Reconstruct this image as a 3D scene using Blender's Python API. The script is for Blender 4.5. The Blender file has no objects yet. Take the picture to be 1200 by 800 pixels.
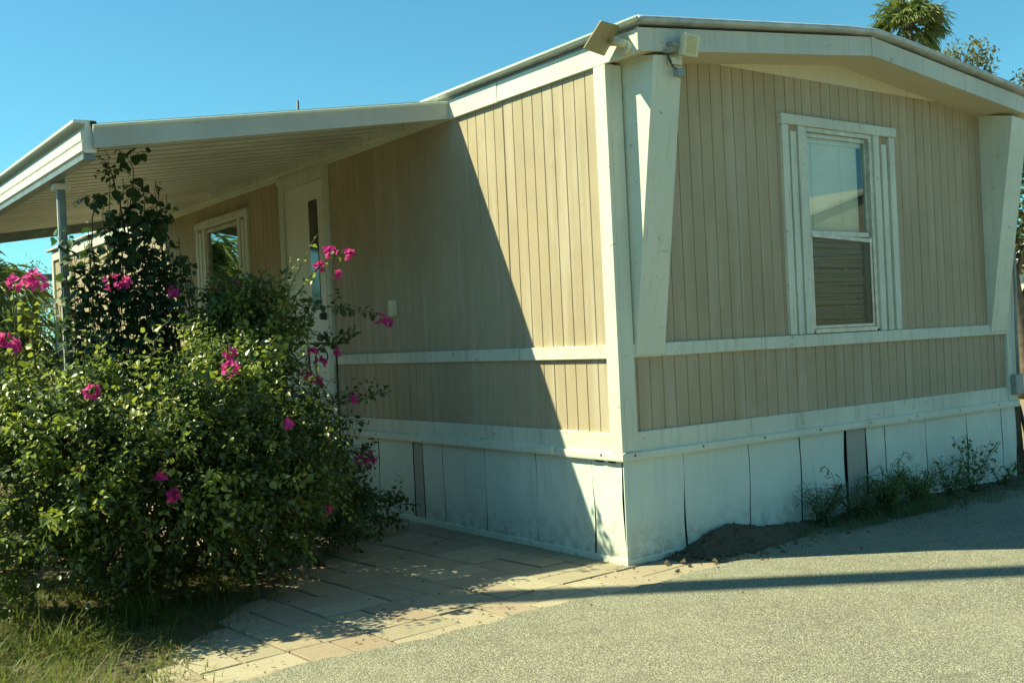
import bpy, bmesh, math, random
import numpy as np
from mathutils import Vector, Matrix
random.seed(7)
rng = np.random.default_rng(11)
scene = bpy.context.scene
COL = scene.collection

# ------------------------------------------------------------------ camera
F, YAW, PIT, ROL = 1241.98, math.radians(36.508), math.radians(-0.043), math.radians(-2.675)
CAM = Vector((-4.0804, -4.4997, 1.3199))
fw = Vector((math.sin(YAW)*math.cos(PIT), math.cos(YAW)*math.cos(PIT), math.sin(PIT)))
rt = Vector((math.cos(YAW), -math.sin(YAW), 0)); up = rt.cross(fw)
r2 = rt*math.cos(ROL) + up*math.sin(ROL); u2 = -rt*math.sin(ROL) + up*math.cos(ROL)
cd = bpy.data.cameras.new('camera'); cam = bpy.data.objects.new('camera', cd); COL.objects.link(cam)
cd.sensor_width = 36; cd.sensor_fit = 'HORIZONTAL'; cd.lens = F*36/1200; cd.clip_end = 2000; cd.clip_start = 0.05
M = Matrix((r2, u2, -fw)).transposed().to_4x4(); M.translation = CAM; cam.matrix_world = M
scene.camera = cam

# ------------------------------------------------------------------ light
SUN = Vector((-.693, .517, 1)).normalized()
world = bpy.data.worlds.new('World'); scene.world = world; world.use_nodes = True
nt = world.node_tree; nt.nodes.clear()
sky = nt.nodes.new('ShaderNodeTexSky'); sky.sky_type = 'NISHITA'; sky.sun_disc = False
sky.sun_elevation = math.asin(SUN.z); sky.sun_rotation = math.atan2(SUN.x, SUN.y)
sky.air_density = 1.0; sky.dust_density = 0.6; sky.ozone_density = 1.0; sky.altitude = 400
hsv = nt.nodes.new('ShaderNodeMix'); hsv.data_type = 'RGBA'; hsv.blend_type = 'MULTIPLY'; hsv.inputs[0].default_value = 1
hsv.inputs[7].default_value = (0.45, 1.01, 0.98, 1)
bg = nt.nodes.new('ShaderNodeBackground'); bg.inputs['Strength'].default_value = 0.075
wo = nt.nodes.new('ShaderNodeOutputWorld')
nt.links.new(sky.outputs[0], hsv.inputs[6]); nt.links.new(hsv.outputs[2], bg.inputs[0]); nt.links.new(bg.outputs[0], wo.inputs[0])
ld = bpy.data.lights.new('sun', 'SUN'); ld.energy = 4.6; ld.angle = math.radians(.55); ld.color = (1.0, .95, .60)
lo = bpy.data.objects.new('sun', ld); COL.objects.link(lo)
lo.rotation_euler = (-SUN).to_track_quat('-Z', 'Y').to_euler(); lo.location = (-20, 15, 30)
vs = scene.view_settings; vs.view_transform = 'Standard'; vs.look = 'None'; vs.exposure = 1.14; vs.gamma = 1
scene.cycles.max_bounces = 8; scene.cycles.transparent_max_bounces = 12

# ------------------------------------------------------------------ materials
class NT:
    def __init__(s, name):
        s.m = bpy.data.materials.new(name); s.m.use_nodes = True; s.t = s.m.node_tree; s.t.nodes.clear()
        s.out = s.n('ShaderNodeOutputMaterial'); s.b = s.n('ShaderNodeBsdfPrincipled')
        s.l(s.b.outputs[0], s.out.inputs[0]); s._geo = None
    def n(s, k, **kw):
        x = s.t.nodes.new(k)
        for a, v in kw.items(): setattr(x, a, v)
        return x
    def l(s, a, b): s.t.links.new(a, b)
    def pos(s, scale=(1, 1, 1)):
        if s._geo is None: s._geo = s.n('ShaderNodeNewGeometry')
        mp = s.n('ShaderNodeMapping'); s.l(s._geo.outputs['Position'], mp.inputs[0]); mp.inputs['Scale'].default_value = scale
        return mp.outputs[0]
    def noise(s, vec, scale, detail=4, rough=.55):
        x = s.n('ShaderNodeTexNoise'); x.inputs['Scale'].default_value = scale; x.inputs['Detail'].default_value = detail
        x.inputs['Roughness'].default_value = rough; s.l(vec, x.inputs['Vector']); return x.outputs['Fac']
    def ramp(s, fac, stops):
        x = s.n('ShaderNodeValToRGB'); e = x.color_ramp.elements
        while len(e) < len(stops): e.new(.5)
        for k, (p, c) in enumerate(stops):
            e[k].position = p; e[k].color = (*c, 1) if len(c) == 3 else c
        s.l(fac, x.inputs[0]); return x.outputs[0]
    def mix(s, fac, a, b, mode='MIX'):
        x = s.n('ShaderNodeMix', data_type='RGBA', blend_type=mode)
        for i, v in ((0, fac), (6, a), (7, b)):
            if hasattr(v, 'is_linked') or hasattr(v, 'links'): s.l(v, x.inputs[i])
            else: x.inputs[i].default_value = v if i == 0 else (*v, 1)
        return x.outputs[2]
    def math(s, op, a, b=None):
        x = s.n('ShaderNodeMath', operation=op)
        for i, v in ((0, a), (1, b)):
            if v is None: continue
            if hasattr(v, 'links'): s.l(v, x.inputs[i])
            else: x.inputs[i].default_value = v
        return x.outputs[0]
    def bump(s, h, strength=.3, dist=.01, norm=None):
        x = s.n('ShaderNodeBump'); x.inputs['Strength'].default_value = strength; x.inputs['Distance'].default_value = dist
        s.l(h, x.inputs['Height'])
        if norm is not None: s.l(norm, x.inputs['Normal'])
        s.l(x.outputs[0], s.b.inputs['Normal']); return x.outputs[0]
    def base(s, c):
        if hasattr(c, 'links'): s.l(c, s.b.inputs['Base Color'])
        else: s.b.inputs['Base Color'].default_value = (*c, 1)
    def set(s, rough=.6, metal=0, spec=.5):
        s.b.inputs['Roughness'].default_value = rough; s.b.inputs['Metallic'].default_value = metal
        s.b.inputs['Specular IOR Level'].default_value = spec

def m_paint(name, c, dark=.82, stain=(.30, .27, .2), stain_amt=.35, streak=1.0, rough=.55, bump=.25, peel=0.0, low=0.0, dent=0):
    k = NT(name); p = k.pos(); ps = k.pos((9, 9, .7)); pf = k.pos((1, 1, 1))
    a = k.noise(p, 1.7, 5); s1 = k.noise(ps, 3.0, 4, .6); f = k.noise(pf, 60, 4, .7)
    col = k.mix(k.ramp(a, [(.35, (0, 0, 0)), (.7, (1, 1, 1))]), tuple(v*dark for v in c), c)
    st = k.math('MULTIPLY', k.ramp(s1, [(.52, (0, 0, 0)), (.78, (1, 1, 1))]), stain_amt*streak)
    col = k.mix(st, col, stain)
    if peel > 0:
        pe = k.math('MULTIPLY', k.ramp(k.noise(k.pos((1, 1, 1.8)), 11, 8, .72), [(.63, (0, 0, 0)), (.665, (1, 1, 1))]), peel)
        col = k.mix(pe, col, (.25, .22, .17))
    if low > 0:
        sx = k.n('ShaderNodeSeparateXYZ'); k.l(k.pos(), sx.inputs[0])
        mr = k.n('ShaderNodeMapRange'); k.l(sx.outputs[2], mr.inputs[0])
        mr.inputs[1].default_value = .28; mr.inputs[2].default_value = 0; mr.inputs[3].default_value = 0; mr.inputs[4].default_value = 1
        q = k.math('MULTIPLY', mr.outputs[0], k.ramp(k.noise(k.pos(), 14, 6, .7), [(.4, (0, 0, 0)), (.62, (1, 1, 1))]))
        col = k.mix(k.math('MULTIPLY', q, low), col, (.22, .2, .15))
    k.base(col); k.set(rough, 0, .35)
    nb = k.bump(k.noise(k.pos((1, 1, .6)), 4.5, 3), .55, .05) if dent else None
    k.bump(k.math('ADD', f, k.math('MULTIPLY', k.noise(k.pos((30, 30, 2)), 4, 3), 1.2)), bump, .004, nb)
    return k.m

def m_siding(name, c):
    k = NT(name); a = k.noise(k.pos((1, 1, .8)), 1.3, 5); g = k.noise(k.pos((45, 45, 1.6)), 3, 5, .65); st = k.noise(k.pos((6, 6, .5)), 2.2, 4)
    col = k.mix(k.ramp(a, [(.3, (0, 0, 0)), (.72, (1, 1, 1))]), tuple(v*.80 for v in c), tuple(v*1.06 for v in c))
    col = k.mix(k.math('MULTIPLY', k.ramp(st, [(.5, (0, 0, 0)), (.75, (1, 1, 1))]), .5), col, (c[0]*.9, c[1]*.93, c[2]*1.05))
    pl = k.noise(k.pos((5, 5, .45)), 1.6, 5, .6); col = k.mix(k.math('MULTIPLY', k.ramp(pl, [(.50, (0, 0, 0)), (.66, (1, 1, 1))]), .6), col, (c[0]*1.12, c[1]*1.2, c[2]*1.4))
    bl = k.noise(k.pos((1.2, 1.2, .9)), 2.2, 6, .65); col = k.mix(k.math('MULTIPLY', k.ramp(bl, [(.54, (0, 0, 0)), (.68, (1, 1, 1))]), .4), col, (c[0]*.72, c[1]*.74, c[2]*.75))
    col = k.mix(k.math('MULTIPLY', k.ramp(g, [(.45, (0, 0, 0)), (.8, (1, 1, 1))]), .35), col, tuple(v*.68 for v in c))
    sp = k.noise(k.pos(), 55, 2); col = k.mix(k.math('MULTIPLY', k.ramp(sp, [(.70, (0, 0, 0)), (.74, (1, 1, 1))]), .5), col, (.16, .12, .08))
    k.base(col); k.set(.8, 0, .2)
    k.bump(k.math('ADD', g, k.math('MULTIPLY', k.noise(k.pos(), 90, 3), .5)), .35, .004)
    return k.m

def m_plain(name, c, rough=.6, metal=0, var=.2, scale=8, spec=.4, bump=.1):
    k = NT(name); a = k.noise(k.pos(), scale, 5)
    k.base(k.mix(k.ramp(a, [(.3, (0, 0, 0)), (.7, (1, 1, 1))]), tuple(v*(1-var) for v in c), tuple(min(1, v*(1+var*.6)) for v in c)))
    k.set(rough, metal, spec)
    if bump: k.bump(k.noise(k.pos(), scale*12, 3), bump, .003)
    return k.m

def m_leaf(name, cols, rough=.4, trans=.35, spec=.5, hue=.0):
    k = NT(name); g = k.n('ShaderNodeNewGeometry'); r = g.outputs['Random Per Island']
    n = len(cols); col = k.ramp(r, [(i/(n-1) if n > 1 else 0, c) for i, c in enumerate(cols)])
    big = k.noise(k.pos(), 2.4, 3)
    col = k.mix(k.math('MULTIPLY', k.ramp(big, [(.45, (0, 0, 0)), (.7, (1, 1, 1))]), .35), col, tuple(min(1, v*1.5) for v in cols[-1]))
    k.base(col); k.set(rough, 0, spec)
    tr = k.n('ShaderNodeBsdfTranslucent'); mx = k.n('ShaderNodeMixShader'); mx.inputs[0].default_value = trans
    k.l(k.mix(.5, col, tuple(min(1, v*2.2) for v in (cols[-1][0]*1.1, cols[-1][1]*1.2, cols[-1][2]*.5))), tr.inputs[0])
    k.l(k.b.outputs[0], mx.inputs[1]); k.l(tr.outputs[0], mx.inputs[2]); k.l(mx.outputs[0], k.out.inputs[0])
    return k.m

def m_glass(name, refl=.3, tint=(.8, .88, .85), wav=0.0):
    k = NT(name); gl = k.n('ShaderNodeBsdfGlossy'); gl.inputs['Roughness'].default_value = .015; gl.inputs[0].default_value = (.9, .95, .95, 1)
    tp = k.n('ShaderNodeBsdfTransparent'); tp.inputs[0].default_value = (*tint, 1)
    mx = k.n('ShaderNodeMixShader'); mx.inputs[0].default_value = refl; k.l(tp.outputs[0], mx.inputs[1]); k.l(gl.outputs[0], mx.inputs[2]); k.l(mx.outputs[0], k.out.inputs[0])
    if wav:
        b = k.n('ShaderNodeBump'); b.inputs['Strength'].default_value = wav; b.inputs['Distance'].default_value = .02
        k.l(k.noise(k.pos((2, 2, 14)), 2.2, 4, .6), b.inputs['Height']); k.l(b.outputs[0], gl.inputs['Normal'])
    return k.m

WHITE = m_paint('aged white paint', (.70, .74, .62), .86, (.36, .34, .26), .35, 1, .5, .3, peel=.7)
TRIM = m_paint('weathered white trim paint', (.70, .74, .63), .82, (.33, .31, .25), .65, 1, .55, .6, peel=1.0)
SKIRT = m_paint('painted metal skirting', (.64, .75, .69), .9, (.36, .38, .33), .22, 1, .42, .1, low=.7, dent=1)
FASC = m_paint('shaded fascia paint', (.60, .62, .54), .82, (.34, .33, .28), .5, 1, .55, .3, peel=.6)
FILL = m_paint('cream gable filler', (.68, .63, .47), .9, (.40, .34, .24), .3, 1, .6, .2)
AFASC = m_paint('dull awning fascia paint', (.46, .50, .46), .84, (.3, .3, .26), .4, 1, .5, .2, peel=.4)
SOFFIT = m_paint('cream soffit paint', (.66, .58, .40), .9, (.40, .32, .2), .3, 1, .6, .2)
SIDING = m_siding('tan grooved siding', (.458, .384, .262))
UNDER = m_paint('dusty awning pans with rib shade', (.66, .70, .63), .74, (.26, .26, .2), .6, 1, .5, .15)
def rib_shade(m):  # dark stripes painted as the shade of the gaps between ribs
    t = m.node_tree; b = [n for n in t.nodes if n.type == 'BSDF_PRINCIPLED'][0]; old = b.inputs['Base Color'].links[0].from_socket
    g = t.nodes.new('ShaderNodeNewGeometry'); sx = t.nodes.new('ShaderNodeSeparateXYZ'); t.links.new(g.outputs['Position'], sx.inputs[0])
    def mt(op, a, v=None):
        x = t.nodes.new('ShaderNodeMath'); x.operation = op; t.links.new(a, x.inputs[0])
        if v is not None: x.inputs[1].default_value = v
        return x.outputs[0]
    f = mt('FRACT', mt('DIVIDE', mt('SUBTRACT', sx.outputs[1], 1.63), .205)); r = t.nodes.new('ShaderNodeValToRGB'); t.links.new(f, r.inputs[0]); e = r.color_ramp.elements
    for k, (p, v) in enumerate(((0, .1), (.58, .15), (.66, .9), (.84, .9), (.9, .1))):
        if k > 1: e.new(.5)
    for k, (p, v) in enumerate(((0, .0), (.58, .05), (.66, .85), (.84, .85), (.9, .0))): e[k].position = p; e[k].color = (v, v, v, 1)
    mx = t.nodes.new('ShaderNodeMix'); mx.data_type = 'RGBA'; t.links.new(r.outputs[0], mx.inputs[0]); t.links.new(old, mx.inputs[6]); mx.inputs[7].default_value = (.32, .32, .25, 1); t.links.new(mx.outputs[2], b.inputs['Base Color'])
rib_shade(UNDER)
GUT = m_paint('white enamel gutter', (.78, .78, .70), .93, (.4, .38, .32), .3, 1, .35, .1)
DOORM = m_paint('off white door', (.78, .79, .70), .92, (.35, .32, .24), .2, 1, .5, .1)
METAL = m_plain('weathered galvanised metal', (.46, .50, .49), .5, .15, .3, 9, .5, .15)
POSTM = m_plain('grey painted post', (.22, .27, .27), .45, .3, .3, 9, .5, .1)
DARK = m_plain('dark gap', (.025, .025, .022), .9, 0, .2, 9, .2, 0)
IRON = m_plain('black wrought iron', (.06, .075, .07), .5, .4, .2, 20, .4, .1)
FRAME = m_plain('aged aluminium frame', (.55, .55, .47), .4, .3, .25, 15, .5, .1)
BLACKG = m_plain('dark door glass', (.012, .015, .016), .08, 0, .2, 5, .6, 0)
TANP = m_plain('tan moulded plastic', (.34, .29, .17), .5, 0, .12, 9, .4, .08)
CREAMP = m_plain('cream moulded plastic', (.66, .62, .44), .45, 0, .1, 9, .4, .05)
LEDM = m_plain('unlit lamp grid', (.55, .53, .30), .25, 0, .15, 60, .6, .1)
SOLAR = m_plain('dark solar cell glass', (.02, .025, .05), .12, 0, .2, 20, .6, 0)
GREYP = m_plain('grey plastic', (.30, .33, .32), .5, 0, .2, 10, .4, .1)
BROWN = m_plain('weathered brown wood', (.10, .07, .045), .85, 0, .5, 7, .2, .5)
CONC = m_plain('old concrete', (.30, .28, .23), .9, 0, .25, 4, .2, .4)
BLIND = m_plain('pale blind slats', (.86, .84, .76), .5, 0, .08, 5, .4, 0)
SCREEN = m_plain('sun faded brown shade', (.20, .19, .12), .7, 0, .25, 6, .3, .1)
ROOM = m_plain('dark room interior', (.03, .03, .03), .9, 0, .2, 3, .2, 0)
GLASS = m_glass('window glass', .055, (.92, .96, .94))
GLASSL = m_glass('side window glass', .28)
GLASS2 = m_glass('warped film glass', .05, (.64, .64, .57), .35)
LEAF = m_leaf('bougainvillea leaves', [(.022, .042, .014), (.04, .072, .02), (.065, .10, .028), (.10, .14, .04)], .34, .3, .6)
LEAFY = m_leaf('young and sunlit yellow green leaves', [(.095, .14, .026), (.15, .20, .038), (.24, .27, .065)], .38, .35, .5)  # pale tone also stands for sunlit leaves on the bush
LEAFD = m_leaf('dark heart leaves', [(.024, .055, .024), (.036, .08, .034), (.055, .105, .042)], .45, .2, .4)
BRACT = m_leaf('magenta bracts', [(.48, .012, .20), (.60, .03, .29), (.72, .09, .40)], .6, .35, .2)
STEM = m_plain('woody stem', (.075, .062, .035), .8, 0, .3, 30, .2, .3)
GREENSTEM = m_plain('green stem', (.06, .075, .025), .6, 0, .3, 30, .3, .1)
GRASS = m_leaf('grass blades', [(.04, .075, .014), (.065, .115, .02), (.10, .155, .03), (.20, .20, .07)], .55, .35, .3)
WEEDM = m_leaf('weed leaves', [(.10, .15, .055), (.14, .20, .07), (.20, .24, .09)], .5, .3, .35)
WEEDD = m_leaf('dark weed leaves', [(.07, .105, .045), (.11, .15, .06), (.15, .18, .08)], .5, .25, .35)
PALMM = m_leaf('fan palm fronds', [(.08, .12, .03), (.13, .17, .045), (.20, .23, .08)], .4, .25, .5)
OLIVE = m_leaf('dusty olive foliage', [(.08, .085, .04), (.11, .115, .05), (.16, .15, .07)], .55, .3, .3)
TREEM = m_leaf('tree foliage', [(.03, .05, .014), (.05, .075, .02), (.08, .105, .03)], .5, .3, .35)
BARK = m_plain('grey brown bark', (.16, .13, .095), .9, 0, .4, 9, .2, .8)
DEADL = m_leaf('dry litter', [(.16, .11, .05), (.24, .18, .09), (.10, .07, .04)], .8, .2, .2)
STUCCO = m_plain('pale stucco', (.62, .60, .52), .8, 0, .08, 3, .2, .2)
NWALL = m_plain('grey green house siding', (.42, .42, .34), .8, 0, .12, 3, .2, .2)
SHADEM = m_plain('blue green shade cloth', (.10, .15, .15), .7, 0, .1, 3, .3, .1)

def m_asphalt():
    k = NT('old chip asphalt'); p = k.pos()
    v = k.n('ShaderNodeTexVoronoi'); v.inputs['Scale'].default_value = 165; k.l(p, v.inputs['Vector'])
    rnd = k.n('ShaderNodeSeparateColor'); k.l(v.outputs['Color'], rnd.inputs[0])
    stone = k.ramp(rnd.outputs[0], [(0, (.12, .12, .092)), (.35, (.29, .288, .212)), (.8, (.42, .416, .30)), (1, (.64, .625, .48))])
    edge = k.ramp(v.outputs['Distance'], [(.25, (1, 1, 1)), (.7, (0, 0, 0))])
    col = k.mix(edge, (.11, .108, .085), stone)
    big = k.noise(p, .9, 6, .6); col = k.mix(k.math('MULTIPLY', k.ramp(big, [(.4, (0, 0, 0)), (.7, (1, 1, 1))]), .5), col, k.mix(.5, col, (.36, .355, .26)))
    cr = k.noise(k.pos((1, 1.6, 1)), 2.3, 7, .75); col = k.mix(k.math('MULTIPLY', k.ramp(cr, [(.54, (0, 0, 0)), (.66, (1, 1, 1))]), .38), col, (.13, .125, .10))
    med = k.noise(p, 7, 5, .65); col = k.mix(k.math('MULTIPLY', k.ramp(med, [(.5, (0, 0, 0)), (.75, (1, 1, 1))]), .4), col, (.10, .095, .075))
    k.base(col); k.set(.85, 0, .25)
    h = k.math('ADD', k.math('MULTIPLY', v.outputs['Distance'], -.7), k.noise(p, 40, 4)); k.bump(h, .6, .008)
    return k.m
ASPH = m_asphalt()

def m_paver():
    k = NT('concrete pavers'); g = k.n('ShaderNodeNewGeometry'); p = k.pos()
    col = k.ramp(g.outputs['Random Per Island'], [(0, (.29, .255, .18)), (.3, (.36, .31, .22)), (.5, (.29, .215, .16)), (.62, (.40, .36, .26)), (.8, (.31, .24, .175)), (1, (.42, .38, .28))])
    col = k.mix(k.math('MULTIPLY', k.noise(p, 3, 6, .65), .6), col, (.26, .23, .165))
    sp = k.noise(p, 130, 3); col = k.mix(k.math('MULTIPLY', k.ramp(sp, [(.58, (0, 0, 0)), (.68, (1, 1, 1))]), .6), col, (.11, .095, .07))
    ds = k.noise(p, 11, 6, .7); col = k.mix(k.math('MULTIPLY', k.ramp(ds, [(.56, (0, 0, 0)), (.72, (1, 1, 1))]), .5), col, (.13, .11, .08))
    k.base(col); k.set(.9, 0, .2); k.bump(k.noise(p, 90, 5, .7), .5, .005); return k.m
PAVER = m_paver()

def m_dirt(name, c1, c2, scale=6):
    k = NT(name); p = k.pos(); a = k.noise(p, scale, 7, .65); b = k.noise(p, scale*16, 4, .7)
    col = k.mix(a, c1, c2); col = k.mix(k.math('MULTIPLY', k.ramp(b, [(.5, (0, 0, 0)), (.7, (1, 1, 1))]), .55), col, tuple(v*.45 for v in c1))
    k.base(col); k.set(.95, 0, .15); k.bump(k.math('ADD', a, b), .8, .02); return k.m
DIRT = m_dirt('dry dirt', (.26, .21, .14), (.36, .30, .2))
LAWN = m_dirt('dull lawn', (.05, .065, .02), (.09, .10, .035), 5)
SOIL = m_dirt('dark loose soil', (.11, .09, .058), (.27, .22, .15), 22)
SANDJ = m_dirt('joint sand', (.12, .10, .07), (.2, .17, .12), 14)

def m_mesh():
    k = NT('perforated vent metal'); sx = k.n('ShaderNodeSeparateXYZ'); k.l(k.pos(), sx.inputs[0])
    u = k.math('ADD', sx.outputs[0], sx.outputs[1]); f = 2*math.pi/.021
    s = k.math('MULTIPLY', k.math('SINE', k.math('MULTIPLY', u, f)), k.math('SINE', k.math('MULTIPLY', sx.outputs[2], f)))
    k.base(k.ramp(k.math('ADD', k.math('MULTIPLY', s, .5), .5), [(.60, (.50, .52, .47)), (.70, (.03, .03, .03))])); k.set(.6, .2, .3); return k.m
VENT = m_mesh()

# ------------------------------------------------------------------ mesh helpers
class MB:
    def __init__(s): s.v = []; s.f = []
    def add(s, vs, fs):
        o = len(s.v); s.v += [tuple(v) for v in vs]; s.f += [tuple(i+o for i in f) for f in fs]; return s
    def box(s, x0, x1, y0, y1, z0, z1):
        vs = [(x, y, z) for z in (z0, z1) for y in (y0, y1) for x in (x0, x1)]
        return s.add(vs, [(0, 2, 3, 1), (4, 5, 7, 6), (0, 1, 5, 4), (2, 6, 7, 3), (0, 4, 6, 2), (1, 3, 7, 5)])
    def hexa(s, p): return s.add(p, [(0, 3, 2, 1), (4, 5, 6, 7), (0, 1, 5, 4), (1, 2, 6, 5), (2, 3, 7, 6), (3, 0, 4, 7)])
    def prism(s, poly, axis, a, b):
        n = len(poly)
        def P(q, t):
            if axis == 'y': return (q[0], t, q[1])
            if axis == 'x': return (t, q[0], q[1])
            return (q[0], q[1], t)
        vs = [P(q, a) for q in poly] + [P(q, b) for q in poly]
        return s.add(vs, [tuple(range(n)), tuple(range(2*n-1, n-1, -1))] + [(i, i+n, (i+1) % n+n, (i+1) % n) for i in range(n)])
    def tube(s, pts, rad, n=8, cap=True):
        pts = [Vector(p) for p in pts]; m = len(pts); vs = []; prev = None
        for i, p in enumerate(pts):
            t = (pts[min(i+1, m-1)] - pts[max(i-1, 0)]).normalized()
            a = prev if prev is not None else (Vector((0, 0, 1)) if abs(t.z) < .9 else Vector((1, 0, 0)))
            a = (a - t*a.dot(t)).normalized(); prev = a; b = t.cross(a); r = rad[i] if hasattr(rad, '__len__') else rad
            vs += [p + (a*math.cos(2*math.pi*j/n) + b*math.sin(2*math.pi*j/n))*r for j in range(n)]
        fs = [(i*n+j, i*n+(j+1) % n, (i+1)*n+(j+1) % n, (i+1)*n+j) for i in range(m-1) for j in range(n)]
        if cap: fs += [tuple(range(n-1, -1, -1)), tuple((m-1)*n+j for j in range(n))]
        return s.add(vs, fs)
    def build(s, name, mat, parent=None, bevel=0, smooth=False):
        me = bpy.data.meshes.new(name); me.from_pydata([tuple(v) for v in s.v], [], s.f); me.update()
        if not s.v: raise ValueError(name)
        bm = bmesh.new(); bm.from_mesh(me); bmesh.ops.recalc_face_normals(bm, faces=bm.faces); bm.to_mesh(me); bm.free()
        return link(name, me, mat, parent, bevel, smooth)
def link(name, me, mat, parent=None, bevel=0, smooth=False):
    o = bpy.data.objects.new(name, me); COL.objects.link(o); me.materials.append(mat)
    if parent is not None:
        o.parent = parent; pw = Matrix.Identity(4); q = parent
        while q is not None: pw = Matrix.Translation(q.location) @ pw; q = q.parent
        o.location = -pw.translation
    if bevel:
        b = o.modifiers.new('bevel', 'BEVEL'); b.width = bevel; b.segments = 2; b.limit_method = 'ANGLE'; b.angle_limit = .6
    if smooth: me.polygons.foreach_set('use_smooth', [True]*len(me.polygons))
    return o
def empty(name, loc, label, cat, group=None):
    o = bpy.data.objects.new(name, None); COL.objects.link(o); o.location = loc; o.empty_display_size = .1
    return tag(o, label, cat, group)
def tag(o, label, cat, group=None, kind=None):
    if label: o['label'] = label
    if cat: o['category'] = cat
    if group: o['group'] = group
    if kind: o['kind'] = kind
    return o
def box(name, mat, par, x0, x1, y0, y1, z0, z1, bevel=.003): return MB().box(x0, x1, y0, y1, z0, z1).build(name, mat, par, bevel)

# leaf clouds: one mesh of many small folded leaves
HEART = (np.array([(0, 0, 0), (.12, .36, .10), (.42, .50, .13), (.78, .24, .03), (1, 0, -.1), (.78, -.24, .03), (.42, -.5, .13), (.12, -.36, .10), (.45, 0, 0)], float),
         [(0, 8, 2, 1), (8, 4, 3, 2), (0, 7, 6, 8), (8, 6, 5, 4)])
LANCE = (np.array([(0, 0, 0), (.3, .5, .08), (.7, .36, .0), (1, 0, -.14), (.7, -.36, .0), (.3, -.5, .08), (.5, 0, -.03)], float),
         [(0, 6, 1), (6, 2, 1), (6, 3, 2), (0, 5, 6), (6, 5, 4), (6, 4, 3)])
CARD = (np.array([(0, 0, 0), (.5, .5, .08), (1, 0, -.05), (.5, -.5, .08)], float), [(0, 2, 1), (0, 3, 2)])
def nrm(a): return a/np.maximum(np.linalg.norm(a, axis=1, keepdims=True), 1e-9)
def leaf_mesh(name, P, D, N, L, W, shape, mat, parent=None):
    T, fs = shape; P = np.asarray(P, float); D = nrm(np.asarray(D, float)); N = np.asarray(N, float)
    S = nrm(np.cross(N, D)); N = nrm(np.cross(D, S)); L = np.asarray(L, float)[:, None, None]; W = np.asarray(W, float)[:, None, None]
    V = P[:, None, :] + D[:, None, :]*T[None, :, 0:1]*L + S[:, None, :]*T[None, :, 1:2]*W + N[:, None, :]*T[None, :, 2:3]*L
    n, m = len(P), len(T); base = (np.arange(n)*m)
    loops = []; starts = []; tot = 0
    fl = [np.array(f) for f in fs]; per = sum(len(f) for f in fl)
    LI = (base[:, None] + np.concatenate(fl)[None, :]).ravel()
    sz = np.array([len(f) for f in fl]); st = np.concatenate([[0], np.cumsum(sz)[:-1]])
    ST = (np.arange(n)[:, None]*per + st[None, :]).ravel()
    me = bpy.data.meshes.new(name); me.vertices.add(n*m); me.vertices.foreach_set('co', V.ravel())
    me.loops.add(len(LI)); me.loops.foreach_set('vertex_index', LI.astype(np.int32))
    me.polygons.add(len(ST)); me.polygons.foreach_set('loop_start', ST.astype(np.int32))
    me.update(calc_edges=True); me.validate()
    return link(name, me, mat, parent)
def rdir(n): return nrm(rng.normal(size=(n, 3)))

# ------------------------------------------------------------------ ground
def sheet(name, mat, x0, x1, y0, y1, z, n=1):
    return tag(MB().add([(x0, y0, z), (x1, y0, z), (x1, y1, z), (x0, y1, z)], [(0, 1, 2, 3)]).build(name, mat), None, None, None, 'structure')
sheet('ground', DIRT, -400, 400, -400, 400, -.02)
sheet('lawn', LAWN, -11.5, -2.9, -.45, 40, -.008)
# road: slab with a ragged patio edge
xs = np.arange(-3.3, 9.01, .06)
edge = [(x, -.43 + .018*math.sin(x*5.1) + .012*math.sin(x*17+1) + random.uniform(-.012, .012) + (max(0, x-.55)*.0 if x < .55 else min(.0, 0)) + (0 if x < .5 else min(1, (x-.5)/.7)*.27)) for x in xs]
edge = [(x, min(y, -.13)) for x, y in edge]
mb = MB(); poly = [(-60, -30), (60, -30), (60, -.16)] + [e for e in edge[::-1]] + [(-3.6, -.42), (-60, -.42)]
mb.add([(x, y, .020) for x, y in poly], [tuple(range(len(poly)))]); n_ = len(poly); mb.add([(x, y, z) for z in (.020, -.005) for x, y in poly], [(i, i+1, n_+i+1, n_+i) for i in range(n_-1)])
tag(mb.build('road', ASPH), None, None, None, 'structure')
# patio of 16x8 pavers in a basket weave, each a slab of its own island
mb = MB(); ang = math.radians(3.0); ca, sa = math.cos(ang), math.sin(ang); u0 = .405; gp = .0055
def paver(cx, cy, w, h):
    g = gp + random.uniform(-.002, .003); dz = random.uniform(-.003, .003); tx, ty = random.uniform(-.004, .004), random.uniform(-.004, .004)
    c = [(-w/2+g, -h/2+g), (w/2-g, -h/2+g), (w/2-g, h/2-g), (-w/2+g, h/2-g)]; r = random.uniform(-.008, .008)
    pts = []
    for inset, z in ((0, -.02), (0, .006), (.003, .009)):
        for (a, b) in c:
            a2 = a - math.copysign(inset, a); b2 = b - math.copysign(inset, b); a3 = a2 - b2*r; b3 = b2 + a2*r
            pts.append((a3, b3, z + dz + (0 if z < 0 else a2*tx/w + b2*ty/h)))
    W = []
    for a, b, z in pts:
        X, Y = cx + a, cy + b
        W.append((X*ca - Y*sa - .97, X*sa + Y*ca + .31, z))
    mb.add(W, [(0, 1, 5, 4), (1, 2, 6, 5), (2, 3, 7, 6), (3, 0, 4, 7), (4, 5, 9, 8), (5, 6, 10, 9), (6, 7, 11, 10), (7, 4, 8, 11), (8, 9, 10, 11)])
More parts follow.
